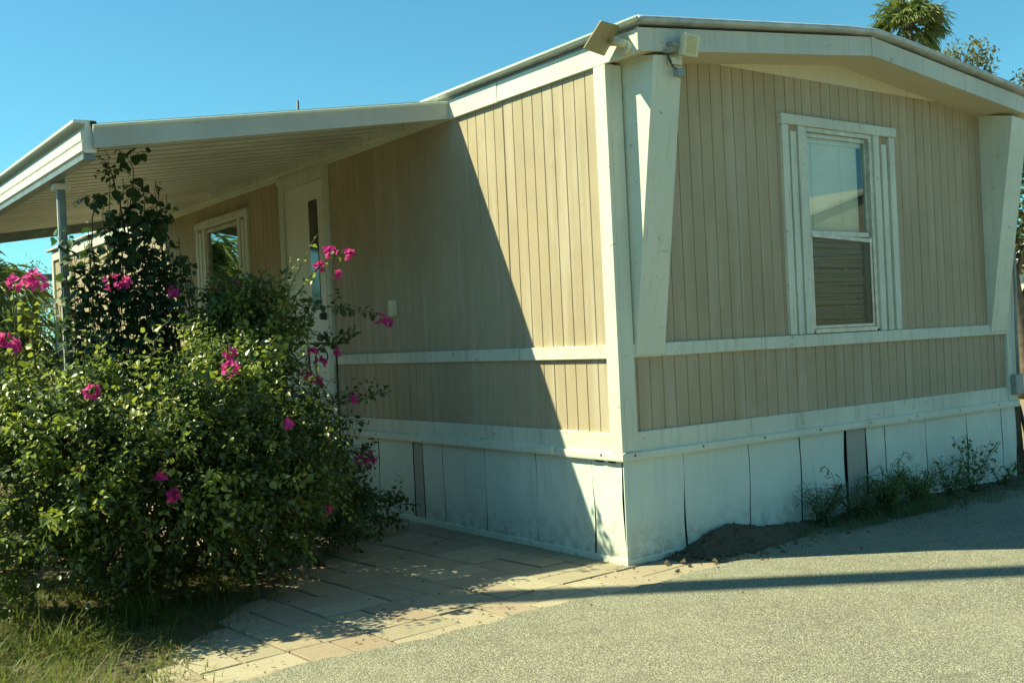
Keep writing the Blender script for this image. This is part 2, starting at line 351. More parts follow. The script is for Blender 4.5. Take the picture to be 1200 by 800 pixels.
for i in range(-5, 5):
    for j in range(-4, 20):
        cx, cy = (i+.5)*u0, (j+.5)*u0
        X = cx*ca - cy*sa - .97; Y = cx*sa + cy*ca + .31
        if X > .80 or (X > .35 and Y > .3): continue
        if X < -3.1: continue
        for h in (-1, 1):
            w_, h_ = (u0, u0/2) if (i+j) % 2 == 0 else (u0/2, u0)
            px, py = (cx, cy + h*u0/4) if (i+j) % 2 == 0 else (cx + h*u0/4, cy)
            yy = px*sa + py*ca + .31; xx = px*ca - py*sa - .97
            if yy < -.62: continue
            if xx > .3 and yy > .25: continue
            lim = -2.55 if yy < .05 else min(-1.35, -2.55 + (yy-.05)*1.05)
            if yy > .05 and xx < lim - .3: continue
            paver(px, py, w_, h_)
tag(mb.build('patio_paving', PAVER), None, None, None, 'structure')
sheet('joint_sand', SANDJ, -2.9, .75, -.8, 9.6, -.006)
# lawn soil under the bush
mb = MB(); n1, n2 = 30, 34
for i in range(n1+1):
    for j in range(n2+1):
        x = -7.5 + i*(6.1/n1); y = -.35 + j*(5.4/n2)
        lim = -2.55 if y < .05 else min(-1.35, -2.55 + (y-.05)*1.05)
        mb.v.append((min(x, lim + .12*math.sin(y*6)), y, -.012 + .03*max(0, min(1, (lim-x)*3)) + .008*random.random()))
mb.f = [(i*(n2+1)+j, (i+1)*(n2+1)+j, (i+1)*(n2+1)+j+1, i*(n2+1)+j+1) for i in range(n1) for j in range(n2)]
tag(mb.build('planting_bed', SOIL, None, 0, True), None, None, None, 'structure')

# ------------------------------------------------------------------ mobile home
W, LEN = 4.27, 12.75
ZC, ZT, ZS0, ZM0, ZM1, ZE, ZR, ZF = .605, .652, .762, 1.19, 1.268, 2.865, 3.10, .12
home = empty('mobile_home', (W/2, LEN/2, 0), 'tan single-wide mobile home with white trim and pale metal skirting', 'mobile home')
PITCH = .2325
def groove(mb, u0, u1, z0, z1fn, place, pitch=.102, gw=.0036, gd=.007, off=.03):
    us = [u0]; k = u0 + off
    prof = [(u0, 0)]
    g0, cnt = gw, random.randrange(12)
    while k < u1 - .01:
        gw = g0*(1.9 if cnt % 12 == 0 else random.uniform(.8, 1.15)); cnt += 1
        prof += [(k-gw-.001, 0), (k-gw+.002, -gd), (k+gw-.002, -gd), (k+gw+.001, 0)]; k += pitch + random.uniform(-.0015, .0015)
    prof.append((u1, 0)); n = len(prof)
    vs = [place(u, d, z0) for u, d in prof] + [place(u, d, z1fn(u)) for u, d in prof]
    mb.add(vs, [(i, i+1, n+i+1, n+i) for i in range(n-1)])
def Lp(u, d, z): return (-d, u, z)      # left wall, faces -x
def Fp(u, d, z): return (u, -d, z)      # front wall, faces -y
# openings
DY0, DY1, DZ0, DZ1 = 3.57, 4.34, .74, 2.76
LWY0, LWY1, LWZ0, LWZ1 = 5.16, 6.58, 1.28, 2.715
FX0, FX1 = 1.757, 2.468; FZ0, FZ1 = 1.285, 2.625
wall_l = MB()
const = lambda z: (lambda u: z)
groove(wall_l, .05, 3.50, ZM0-.01+.08, const(ZE+.05), Lp)
groove(wall_l, .05, 3.50, ZS0-.02, const(ZM0+.01), Lp)
groove(wall_l, 3.50, 4.41, DZ1+.04, const(ZE+.05), Lp)
groove(wall_l, 4.41, 5.36, ZM1-.01, const(ZE+.05), Lp); groove(wall_l, 4.41, LEN, ZS0-.02, const(ZM0+.01), Lp)
groove(wall_l, 5.36, 6.38, 2.62, const(ZE+.05), Lp)
groove(wall_l, 6.38, LEN, ZM1-.01, const(ZE+.05), Lp)
wl = wall_l.build('wall', SIDING, home)
wall_f = MB()
def ftop(u):
    z = ZE + .012 + PITCH*min(u, W-u)/(W/2); return min(z, 2.985)
groove(wall_f, .09, FX0-.06, ZM1-.01, ftop, Fp, off=.06); groove(wall_f, FX1+.06, W-.09, ZM1-.01, ftop, Fp, off=.02)
groove(wall_f, FX0-.06, FX1+.06, FZ1+.02, ftop, Fp, off=.05)
groove(wall_f, .09, W-.09, ZS0-.02, const(ZM0+.01), Fp, off=.05)
wf = wall_f.build('wall', SIDING, home)
wb = MB().box(W-.012, W, .05, LEN, .6, ZE+.05).box(.01, W-.015, LEN-.02, LEN, .6, 3.08).build('wall', SIDING, home)
# dark interior shell behind the openings
sh = MB().box(.45, .47, 3.3, 7.0, .7, 2.8).box(.012, .45, 3.3, 3.32, .7, 2.8).box(.012, .45, 6.98, 7.0, .7, 2.8).box(.012, .45, 3.3, 7, 2.8, 2.82).box(.012, .45, 3.3, 7, .68, .7); sh.build('interior', ROOM, home); sh = MB().box(1.5, 2.8, .45, .47, 1.1, 2.8)
sh.box(1.5, 1.52, .012, .45, 1.1, 2.8).box(2.78, 2.8, .012, .45, 1.1, 2.8).box(1.5, 2.8, .012, .45, 2.8, 2.82).box(1.5, 2.8, .012, .45, 1.08, 1.1)
sh.build('interior', ROOM, home)
# filler above the flat siding top, under the gable soffit
mb = MB(); mb.prism([(0.95, 2.975), (W-.95, 2.975), (W-.95, 2.99), (W/2, 3.115), (.95, 2.99)], 'y', -.004, .004); mb.build('gable_filler', FILL, wf)
# trim boards on the left wall
pr = .02
box('mid_rail', TRIM, wl, -.022, .004, .075, 3.485, ZM0, ZM1); box('mid_rail', TRIM, wl, -.022, .004, 4.425, LEN-.09, ZM0, ZM1)
box('base_trim', TRIM, wl, -.016, .004, .082, LEN-.08, ZT-.01, ZS0)
mb = MB(); mb.prism([(-.012, ZC), (-.034, ZC), (-.036, ZC+.01), (-.034, ZT-.006), (-.012, ZT+.004)], 'y', -.036, .62); mb.build('skirting_cap', WHITE, wl)
mb = MB(); mb.prism([(-.014, ZC+.008), (-.044, ZC+.004), (-.046, ZC+.016), (-.042, ZT+.004), (-.014, ZT+.014)], 'y', .60, LEN); mb.build('skirting_cap', WHITE, wl)
box('corner_post', WHITE, wl, -.026, .004, -.026, .075, ZT+.002, ZE-.004)
box('corner_post', WHITE, wl, -.026, .004, LEN-.08, LEN+.02, ZT, ZE-.004)
box('frieze_board', WHITE, wl, -.022, .004, -.285, 1.02, ZE, 2.992); box('frieze_board', WHITE, wl, -.025, .004, 1.023, LEN, ZE-.003, 2.99)
# trim on the front wall
box('mid_rail', TRIM, wf, .075+.01, FX0-.55, -.022, .004, ZM0, ZM1); box('mid_rail', TRIM, wf, FX0-.547, W-.085, -.023, .004, ZM0-.002, ZM1)
box('base_trim', TRIM, wf, .102, W-.102, -.016, .004, ZT-.01, ZS0)
mb = MB(); mb.prism([(-.012, ZC), (-.034, ZC), (-.036, ZC+.01), (-.034, ZT-.006), (-.012, ZT+.004)], 'x', -.03, 2.27); mb.build('skirting_cap', WHITE, wf)
mb = MB(); mb.prism([(-.014, ZC-.004), (-.037, ZC-.004), (-.039, ZC+.01), (-.037, ZT-.002), (-.014, ZT+.008)], 'x', 2.272, W+.03); mb.build('skirting_cap', WHITE, wf)
box('corner_post', WHITE, wf, .006, .10, -.024, .004, ZT+.004, ZE); box('corner_post', WHITE, wf, W-.10, W+.026, -.026, .1, ZT+.004, ZE)
# tapering fins under the front overhang
OV = .30
for x0, x1 in ((.112, .34), (3.93, 4.158)):
    z0 = ZM0+.012 if x0 < 1 else ZM0+.022
    MB().hexa([(x0, .0, z0), (x0, -.03, z0), (x1, -.03, z0), (x1, .0, z0), (x0, .0, ZE+.06), (x0, -OV+.02, ZE+.004), (x1, -OV+.02, ZE+.004+.022*(1 if x0 < 1 else -1)), (x1, .0, ZE+.06)]).build('gable_fin', WHITE, home, .004)
# roof
def rz(x): return PITCH*min(max(x, 0), W-max(min(x, W), 0))/(W/2) if 0 <= x <= W else 0
roof = MB()
xs_ = [-.045, 0, W/2-.35, W/2, W/2+.35, W, W+.045]
top = [(x, 3.045 + (PITCH*(1-abs(x-W/2)/(W/2))) - (.012 if abs(x-W/2) < .01 else 0)) for x in xs_]
poly = top + [(x, z-.028) for x, z in top[::-1]]
roof.prism(poly, 'y', -OV-.03, LEN+.2); rf = roof.build('roof', METAL, home, .006)
# rolled metal edge along the front
mb = MB(); mb.tube([(x, -OV-.032, z-.008) for x, z in top], .02, 8); mb.build('roof_edge', METAL, rf, 0, True)
mb = MB(); mb.tube([(-.05, -OV-.03, 3.036), (-.05, 3, 3.034), (-.05, 8, 3.036), (-.05, LEN+.2, 3.034)], .017, 8); mb.build('roof_edge', WHITE, rf, 0, True)
# front fascia in two boards meeting at the ridge with a batten
fz = lambda x: ZE + .005 + PITCH*(1-abs(x-W/2)/(W/2))
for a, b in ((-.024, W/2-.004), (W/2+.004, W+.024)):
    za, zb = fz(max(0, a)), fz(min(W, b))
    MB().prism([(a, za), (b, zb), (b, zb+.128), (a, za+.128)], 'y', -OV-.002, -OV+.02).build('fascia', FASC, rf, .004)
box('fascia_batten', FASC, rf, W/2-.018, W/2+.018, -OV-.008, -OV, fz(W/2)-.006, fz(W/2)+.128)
# soffit
for a, b in ((.0, W/2), (W/2, W)):
    za, zb = fz(a)+.006, fz(b)+.006
    MB().prism([(a, za), (b, zb), (b, zb+.012), (a, za+.012)], 'y', -OV+.0201, -.0005).build('soffit', SOFFIT, rf)
# left eave: recessed dark band between frieze and roof
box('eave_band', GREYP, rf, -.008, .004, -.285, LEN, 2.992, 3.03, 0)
# ---- skirting
def skirt(joints, place, seed, gap=.018):
    mb = MB(); rs = random.Random(seed); bends = {}
    def jb(u):
        if u not in bends: bends[u] = (rs.uniform(-.014, .014), rs.uniform(0, 6), rs.uniform(.55, 1.25))
        return bends[u]
    for a, b in joints:
        nu, nz = 8, 14; amp = rs.uniform(-.004, .006); ph = rs.uniform(0, 6); vs = []
        fl0, fl1 = rs.uniform(-.001, .006), rs.uniform(0, .005); mid = rs.uniform(.35, .6)
        for i in range(nu+1):
            t = i/nu
            for j in range(nz+1):
                s = j/nz; z = .018 + s*(ZC+.02-.018)
                ba, pa, ga = jb(a); bb, pb, gb = jb(b)
                ea = a + ba*math.sin(s*3.1+pa)*math.sin(s*math.pi) + gap*.5*ga*(.55+.45*math.sin(s*4+pb)); eb = b + bb*math.sin(s*3.1+pb)*math.sin(s*math.pi) - gap*.5*gb*(.6+.4*math.sin(s*5+pa))
                d = amp*math.sin(t*math.pi)*math.sin(s*4+ph) + fl0*max(0, (.14-t)/.14)*(.55+.45*math.sin(s*5+ph)) + fl1*max(0, (t-.86)/.14) + rs.uniform(-.0007, .0007) + .008*max(0, 1-abs(t-mid)*10)
                vs.append(place(ea + (eb-ea)*t, .004 + d, z))
        mb.add(vs, [(i*(nz+1)+j, (i+1)*(nz+1)+j, (i+1)*(nz+1)+j+1, i*(nz+1)+j+1) for i in range(nu) for j in range(nz)])
    return mb
fj = [0, .475, 1.05, 1.555, 2.03]; fj2 = [2.275, 2.5, 3.0, 3.55, 4.06, W]
jl = [.0, .27, .815, 1.375, 1.9, 2.17]; jl2 = [2.31, 2.83] + [2.83 + .54*k for k in range(1, 19)] 
pairs = lambda l: list(zip(l[:-1], l[1:]))
skf = skirt(pairs(fj) + pairs(fj2), Fp, 3).build('skirting', SKIRT, home, 0, True)
skl = skirt(pairs(jl) + pairs([y for y in jl2 if y < LEN]), Lp, 5).build('skirting', SKIRT, home, 0, True)
MB().box(.016, .02, .03, LEN, 0, ZC+.03).build('backing', DARK, skl); MB().box(.03, W-.03, .016, .02, 0, ZC+.03).build('backing', DARK, skf)
MB().box(W-.02, W-.004, .03, LEN, 0, ZC+.03).build('skirting', SKIRT, home)
box('base_board', WHITE, skl, -.012, .003, -.012, LEN, 0.0, .045); box('base_board', WHITE, skf, .0, W, -.014, .003, 0.0, .042)
box('corner_angle', SKIRT, skf, -.010, .02, -.011, -.004, .04, ZC+.01, .001)
box('vent_strip', VENT, skf, 2.06, 2.268, -.004, .0, .03, ZC+.02, 0); box('vent_strip', VENT, skl, -.004, .0, 2.18, 2.30, .03, ZC+.02, 0)
# torn flap hole on the corner panel of the long side, screws
mb = MB().box(-.0085, -.004, .06, .235, ZC-.016, ZC-.002); mb.build('torn_edge', DARK, skl)
for k in range(16):
    y = .15 + k*.62; MB().tube([(-.034, y, ZC+.03), (-.0405, y, ZC+.03)], .006, 6).build('screw_head', BROWN, skl)
for k in range(8):
    x = .06 + k*.56; MB().tube([(x, -.034, ZC+.028), (x, -.0405, ZC+.028)], .006, 6).build('screw_head', BROWN, skf)
# ---- front window
win = MB().box(FX0-.265, FX1+.30, -.03, .004, 2.655, 2.722)
win.build('window', TRIM, home, .003); win_o = [o for o in bpy.data.objects if o.name == 'window'][0]
for nm, x0, x1, z1, pz in (('side_board', 1.502, 1.568, 2.655, -.024), ('side_board', 1.668, FX0-.018, 2.655, -.024), ('side_board', FX1+.03, FX1+.095, 2.655, -.024), ('side_board', 2.685, 2.75, 2.655, -.024),
                       ('shutter_slat', 1.592, 1.650, 2.615, -.02), ('shutter_slat', 2.596, 2.655, 2.60, -.02)):
    MB().box(x0, x1, pz, .004, ZM1+.004, z1-.001).build(nm, TRIM, win_o, .003)
fr = MB()
fr.box(FX0-.018, FX0+.012, -.012, .06, FZ0, FZ1+.03).box(FX1-.012, FX1+.028, -.012, .06, FZ0, FZ1+.03).box(FX0+.012, FX1-.012, -.012, .06, FZ1, FZ1+.03).box(FX0+.012, FX1-.012, -.018, .06, FZ0-.012, FZ0+.018)
fr.build('window_frame', FRAME, win_o, .002)
zm = 1.95
up_s = MB().box(FX0+.013, FX0+.035, .012, .03, zm-.02, FZ1-.001).box(FX1-.035, FX1-.013, .012, .03, zm-.02, FZ1-.001).box(FX0+.035, FX1-.035, .012, .03, FZ1-.03, FZ1-.001).box(FX0+.035, FX1-.035, .006, .03, zm-.02, zm+.014)
up_s.build('sash', FRAME, win_o, .002)
lo_s = MB().box(FX0+.013, FX0+.032, -.004, .0105, FZ0+.02, zm-.022).box(FX1-.038, FX1-.016, -.004, .0105, FZ0+.02, zm-.022).box(FX0+.032, FX1-.038, -.004, .0105, FZ0+.02, FZ0+.04)
lo_s.hexa([(FX0+.02, -.01, zm-.03), (FX1-.02, -.01, zm-.058), (FX1-.02, .005, zm-.058), (FX0+.02, .005, zm-.03), (FX0+.02, -.01, zm-.008), (FX1-.02, -.01, zm-.03), (FX1-.02, .005, zm-.03), (FX0+.02, .005, zm-.008)])
lo_s.build('sash', FRAME, win_o, .001)
MB().box(FX0+.034, FX1-.034, .019, .022, zm+.012, FZ1-.028).build('pane', GLASS, win_o)
MB().box(FX0+.031, FX1-.037, .002, .005, FZ0+.038, zm-.04).build('pane', GLASS2, win_o)
mb = MB(); z = FZ0+.04
while z < FZ1-.06:
    w1, w2, d0, d1 = random.uniform(-.008, .008), random.uniform(-.008, .008), random.uniform(-.006, .006), random.uniform(-.006, .006)
    mb.hexa([(FX0+.03, .06, z+.018), (FX1-.06, .06, z+.018), (FX1-.06, .07, z), (FX0+.03, .07, z), (FX0+.03, .06, z+.019), (FX1-.06, .06, z+.019), (FX1-.06, .07, z+.001), (FX0+.03, .07, z+.001)]) if z > zm else mb.hexa([(FX0+.03, .05+w1, z-d0+.015), (FX1-.06, .05+w2, z+d1+.015), (FX1-.06, .064+w2, z+d1), (FX0+.03, .064+w1, z-d0), (FX0+.03, .05+w1, z-d0+.016), (FX1-.06, .05+w2, z+d1+.016), (FX1-.06, .064+w2, z+d1+.001), (FX0+.03, .064+w1, z-d0+.001)]); z += .0196
for x in (FX0+.14, FX0+.46): mb.box(x-.002, x+.002, .056, .059, FZ0+.04, FZ1-.05)
mb.box(FX0+.02, FX1-.02, .052, .085, FZ1-.055, FZ1-.02); mb.build('blind', BLIND, win_o)
# ---- side window
w2 = MB().box(-.032, .004, LWY0, LWY1, 2.645, LWZ1); w2o = w2.build('window', TRIM, home, .003)
for nm, y0, y1, z1 in (('side_board', LWY0+.01, LWY0+.085, 2.644), ('side_board', LWY0+.195, LWY0+.265, 2.644), ('shutter_slat', LWY0+.105, LWY0+.172, 2.61), ('side_board', LWY1-.085, LWY1-.01, 2.644), ('side_board', LWY1-.28, LWY1-.20, 2.644), ('shutter_slat', LWY1-.175, LWY1-.11, 2.61)):
    MB().box(-.024, .004, y0, y1, ZM1+.002, z1).build(nm, TRIM, w2o, .003)
ya, yb = LWY0+.265, LWY1-.28
MB().box(-.01, .05, ya, ya+.03, ZM1, 2.62).box(-.01, .05, yb-.03, yb, ZM1, 2.62).box(-.01, .05, ya+.03, yb-.03, 2.59, 2.62).box(-.012, .05, ya+.03, yb-.03, ZM1, ZM1+.03).box(0, .03, ya+.03, yb-.03, 1.86, 1.885).build('window_frame', FRAME, w2o, .002)
MB().box(.012, .016, ya+.03, yb-.03, 1.885, 2.59).build('pane', GLASSL, w2o); MB().box(.012, .016, ya+.03, yb-.03, ZM1+.03, 1.86).build('pane', GLASSL, w2o)
mb = MB(); z = 2.44
while z < 2.57: mb.box(.05, .07, ya+.03, yb-.03, z, z+.003); z += .02
mb.build('blind', SCREEN, w2o)
# ---- door
dr = MB().box(-.006, .03, DY0, DY1, DZ0, DZ1).build('door', DOORM, home, .003)
MB().box(-.028, .01, DY0-.085, DY0-.004, DZ0-.02, DZ1+.05).box(-.028, .01, DY1+.004, DY1+.085, DZ0-.02, DZ1+.05).build('door_frame', TRIM, dr, .003)
MB().box(-.038, .01, DY0-.095, DY1+.095, DZ1+.0505, DZ1+.105).box(-.03, .01, DY0-.003, DY1+.003, DZ1+.004, DZ1+.05).build('door_head', TRIM, dr, .003)
box('door_lite', BLACKG, dr, -.012, -.004, 3.70, 3.86, 1.66, 2.60, .004)
MB().tube([(-.006, 3.63, 1.60), (-.02, 3.63, 1.60), (-.055, 3.63, 1.60)], [.032, .03, .028], 12).build('deadbolt', IRON, dr, 0, True)
MB().tube([(-.006, 3.63, 1.66-.24), (-.03, 3.63, 1.42), (-.05, 3.63, 1.42), (-.08, 3.63, 1.42), (-.086, 3.63, 1.42)], [.034, .015, .03, .032, .015], 12).build('door_knob', IRON, dr, 0, True)
box('threshold', METAL, dr, -.05, .02, DY0-.08, DY1+.08, DZ0-.03, DZ0-.002)
# small boxes on the walls
ob = MB().box(-.045, 0, 2.452, 2.512, 1.545, 1.668).build('doorbell_box', CREAMP, home, .006)
mb = MB().box(4.19, 4.30, -.075, -.027, .70, .86); eb = mb.build('junction_box', GREYP, home, .006)
MB().tube([(4.262, -.055, .86), (4.262, -.055, 1.2), (4.285, -.05, 1.5), (4.285, -.05, 2.85)], .014, 8).build('conduit', GREYP, eb, 0, True)
MB().tube([(1.0, 6.07, 3.0), (1.0, 6.07, 4.03)], .014, 8).build('vent_pipe', IRON, rf, 0, True)

# ------------------------------------------------------------------ patio awning
AY0, AY1, AX = 1.60, 7.72, -2.41
SL = .153
az = lambda x: 2.965 + SL*x
aw = empty('patio_awning', (AX, 2.55, 0), 'white ribbed metal patio awning along the tan home, held by grey posts', 'awning')
mb = MB(); prof = []; y = AY0 + .03; P_ = .205
while y < AY1 - .02:
    for dy, h in ((0, 0), (.055, 0), (.058, .022), (.077, .022), (.080, 0), (.128, 0), (.132, .06), (.170, .06), (.174, 0)): prof.append((y+dy, h))
    y += P_
n = len(prof); vs = []
for x in (-.012, AX+.03):
    vs += [(x, py, az(x)+h) for py, h in prof] + [(x, py, az(x)+h+.006) for py, h in prof]
fs = []
for i in range(n-1): fs += [(i, i+1, 2*n+i+1, 2*n+i), (n+i, 3*n+i, 3*n+i+1, n+i+1)]
fs += [(i, n+i, n+i+1, i+1) for i in range(n-1)] + [(2*n+i, 2*n+i+1, 3*n+i+1, 3*n+i) for i in range(n-1)]
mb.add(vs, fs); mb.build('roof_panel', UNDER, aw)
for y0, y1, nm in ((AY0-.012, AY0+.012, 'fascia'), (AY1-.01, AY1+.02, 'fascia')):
    MB().prism([(-.02, az(0)-.10), (-.02, az(0)+.012), (AX+.01, az(AX)+.02), (AX+.01, az(AX)-.10)], 'y', y0, y1).build(nm, AFASC if y0 < 3 else POSTM, aw, .003)  # rear fascia gets dark post grey in place of its shade
MB().tube([(-.02, AY0-.012, az(0)+.014), (AX+.01, AY0-.012, az(AX)+.022)], .010, 8).build('fascia_trim', WHITE, aw)
gp_ = [(-2.375, 2.492), (-2.43, 2.487), (-2.452, 2.500), (-2.454, 2.545), (-2.446, 2.548), (-2.446, 2.556), (-2.456, 2.559), (-2.458, 2.607), (-2.432, 2.610), (-2.432, 2.650), (-2.494, 2.653), (-2.496, 2.668), (-2.372, 2.672)]
MB().prism([(x, z-.012) for x, z in gp_], 'y', AY0+.03, AY1+.02).build('gutter', GUT, aw)
MB().prism([(-2.372, 2.652), (-2.405, 2.652), (-2.376, 2.50), (-2.36, 2.50)], 'y', AY0+.016, AY0+.0295).build('gutter_end', DARK, aw)
MB().box(-2.445, -2.380, AY0+.04, AY1, 2.442, 2.472).build('gutter_shade_strip', POSTM, aw)  # added dark strip giving the gutter its shaded underside line
box('ledger', TRIM, aw, -.05, -.0255, AY0+.013, AY1, 2.895, 2.962)
for py in (2.55, 5.1, 7.5):
    pp = MB().box(-2.370, -2.326, py-.022, py+.022, 0, 2.56).build('post', POSTM, aw, .006)
    box('bracket', GUT, pp, -2.40, -2.295, py-.04, py+.04, 2.40, 2.439)
    MB().box(-2.376, -2.3705, py-.012, py+.012, .02, 2.44).build('channel', METAL, pp)

# ------------------------------------------------------------------ porch step with scroll railing
st = empty('porch_step', (-.55, 3.95, 0), 'low concrete porch step in front of the pale door', 'step')
MB().box(-.95, -.03, 3.35, 4.6, 0, .42).build('tread', CONC, st, .015); MB().box(-1.25, -.951, 3.45, 4.5, 0, .2).build('lower_tread', CONC, st, .015)
rl = empty('stair_railing', (-.3, 3.2, 0), 'black wrought iron railing with a scroll beside the porch step', 'railing')
RY = 3.22
MB().tube([(-.62, RY, 1.372), (-.05, RY, 1.366), (.0 - .02, RY, 1.366)], .008, 8).build('top_rail', IRON, rl)
for x in (-.375, -.135): MB().box(x-.007, x+.007, RY-.007, RY+.007, 0, 1.36).build('baluster', IRON, rl)
MB().box(-.60, -.05, RY-.008, RY+.008, .66, .682).build('lower_rail', IRON, rl)
sc = []
for k in range(60):
    t = k/59*2.35*math.pi; r = .085*(1-t/(2.9*math.pi)); sc.append((-.255 - r*math.cos(t)*.75, RY, 1.255 + r*math.sin(t)))
tail = [(-.15, RY, .70), (-.2, RY, .85), (-.275, RY, 1.02), (-.318, RY, 1.15)]
MB().tube(tail + sc, .0065, 6).build('scroll', IRON, rl, 0, True)
for x in (-.58,): MB().box(x-.007, x+.007, RY-.007, RY+.007, 0, 1.36).build('baluster', IRON, rl)

# ------------------------------------------------------------------ lights on the corner
sp = empty('solar_panel', (-.09, -.19, 2.9), 'tan square solar panel tilted on an arm at the roof corner', 'solar panel')
pc = Vector((-.175, -.155, 2.945)); nx = Vector((-.25, .65, .72)).normalized()
def plate(c, a, b, nn, ha, hb, t): return [c + a*sa_*ha + b*sb_*hb + nn*k for k in (-t, t) for sa_, sb_ in ((-1, -1), (1, -1), (1, 1), (-1, 1))]
cs = [Vector(c) for c in ((-.2556, -.1228, 2.888), (-.2331, -.2503, 3.0108), (-.0398, -.1922, 3.0255), (-.043, -.048, 2.8943))]; cm = sum(cs, Vector())/4
MB().hexa([c for c in cs] + [c + nx*.016 for c in cs]).build('panel_back', TANP, sp, .006)
MB().hexa([cm + (c-cm)*.93 + nx*.0162 for c in cs] + [cm + (c-cm)*.93 + nx*.018 for c in cs]).build('panel_cells', SOLAR, sp)
MB().tube([cm*.35 + cs[3]*.4 + cs[2]*.25 - nx*.004, Vector((-.075, -.215, 2.93)), Vector((-.03, -.22, 2.915))], [.014, .026, .026], 10).build('arm', CREAMP, sp, 0, True)
MB().tube([Vector((-.022, -.215, 2.905)), Vector((-.05, -.215, 2.905))], [.04, .034], 14).build('mount', CREAMP, sp, .004)
fl = empty('floodlight', (.28, -.33, 2.9), 'small square cream floodlight with a lamp grid under the front fascia corner', 'floodlight')
fc = Vector((.31, -.365, 2.925)); fn = Vector((.05, -.93, -.22)).normalized(); fa = Vector((.96, .03, 0)); fa = (fa - fn*fa.dot(fn)).normalized(); fb = fn.cross(fa)
MB().hexa(plate(fc, fa, fb, fn, .066, .062, .018)).build('housing', CREAMP, fl, .008)
MB().hexa(plate(fc + fn*.0185, fa, fb, fn, .040, .048, .001)).build('lens', CREAMP, fl)
mb = MB()
for i in range(6):
    for j in range(7): mb.hexa(plate(fc + fn*.0205 + fa*(-.033+.0132*i) + fb*(-.042+.014*j), fa, fb, fn, .0052, .0056, .0012))
mb.build('lamp_grid', LEDM, fl)
MB().tube([(.20, -.303, 2.93), (.20, -.345, 2.925), (.25, -.35, 2.92)], .013, 8).box(.165, .215, -.325, -.302, 2.88, 2.895).build('bracket', GREYP, fl, .002)
MB().box(.215, .30, -.318, -.285, 2.82, 2.86).build('sensor', CREAMP, fl, .004); MB().box(.245, .30, -.335, -.29, 2.755, 2.80).build('sensor', GREYP, fl, .005)
MB().tube([(.20, -.30, 2.87), (.205, -.315, 2.83), (.225, -.32, 2.80), (.25, -.315, 2.795), (.29, -.31, 2.80)], .005, 6).build('cable', IRON, fl, 0, True)

# ------------------------------------------------------------------ soil heap and verge along the front wall
mb = MB(); n1, n2 = 330, 34; rs = random.Random(2)
for i in range(n1+1):
    x = .22 + i*(4.1/n1)
    for j in range(n2+1):
        t = j/n2; depth = .30 + .10*math.sin(x*2.1) + .05*math.sin(x*7) + (.12 if x > 3 else 0) - (.18 if x < .4 else 0)
        y = -.012 - t*max(.06, depth)
        h = .10*math.exp(-((x-.78)/.25)**2) + .035*(1 if x > .6 else max(0, (x-.25)/.35)) + .03*math.exp(-((x-1.2)/.3)**2)
        z = .006 + h*math.exp(-((t-.18)/.45)**2)*(1-t)**.6 + (rs.uniform(-.006, .008) + .008*math.sin(x*23+t*9)*math.sin(x*11-t*14) + .005*math.sin(x*61-t*17)*math.sin(x*37+t*31))*(1-t) - .012*(t > .96)
        mb.v.append((x + rs.uniform(-.01, .01), y, z))
mb.f = [(i*(n2+1)+j, (i+1)*(n2+1)+j, (i+1)*(n2+1)+j+1, i*(n2+1)+j+1) for i in range(n1) for j in range(n2)]
for k in range(900):
    x = rs.gauss(.85, .3) if k < 550 else rs.uniform(.3, 4.2); t = abs(rs.gauss(0, .5)); y = -.02 - t*.36
    h = (.10*math.exp(-((x-.78)/.25)**2) + .03*math.exp(-((x-1.2)/.3)**2) + .03)*math.exp(-((t-.18)/.45)**2)*max(0, 1-t)**.6 if t < 1 else .018
    r = rs.uniform(.003, .013)*(1 if rs.random() < .85 else 1.7); c = Vector((x, y, max(h, .018)+.004)); q = [Vector((rs.gauss(0, 1), rs.gauss(0, 1), rs.gauss(0, 1))).normalized()*r*.35 for _ in range(6)]
    mb.add([c+Vector(v)*r+w for v, w in zip(((1, 0, 0), (0, .8, 0), (-1, 0, 0), (0, -1, 0), (0, 0, .8), (0, 0, -.8)), q)], [(0, 1, 4), (1, 2, 4), (2, 3, 4), (3, 0, 4), (1, 0, 5), (2, 1, 5), (3, 2, 5), (0, 3, 5)])
tag(mb.build('soil_heap', SOIL, None, 0, False), None, None, None, 'structure')

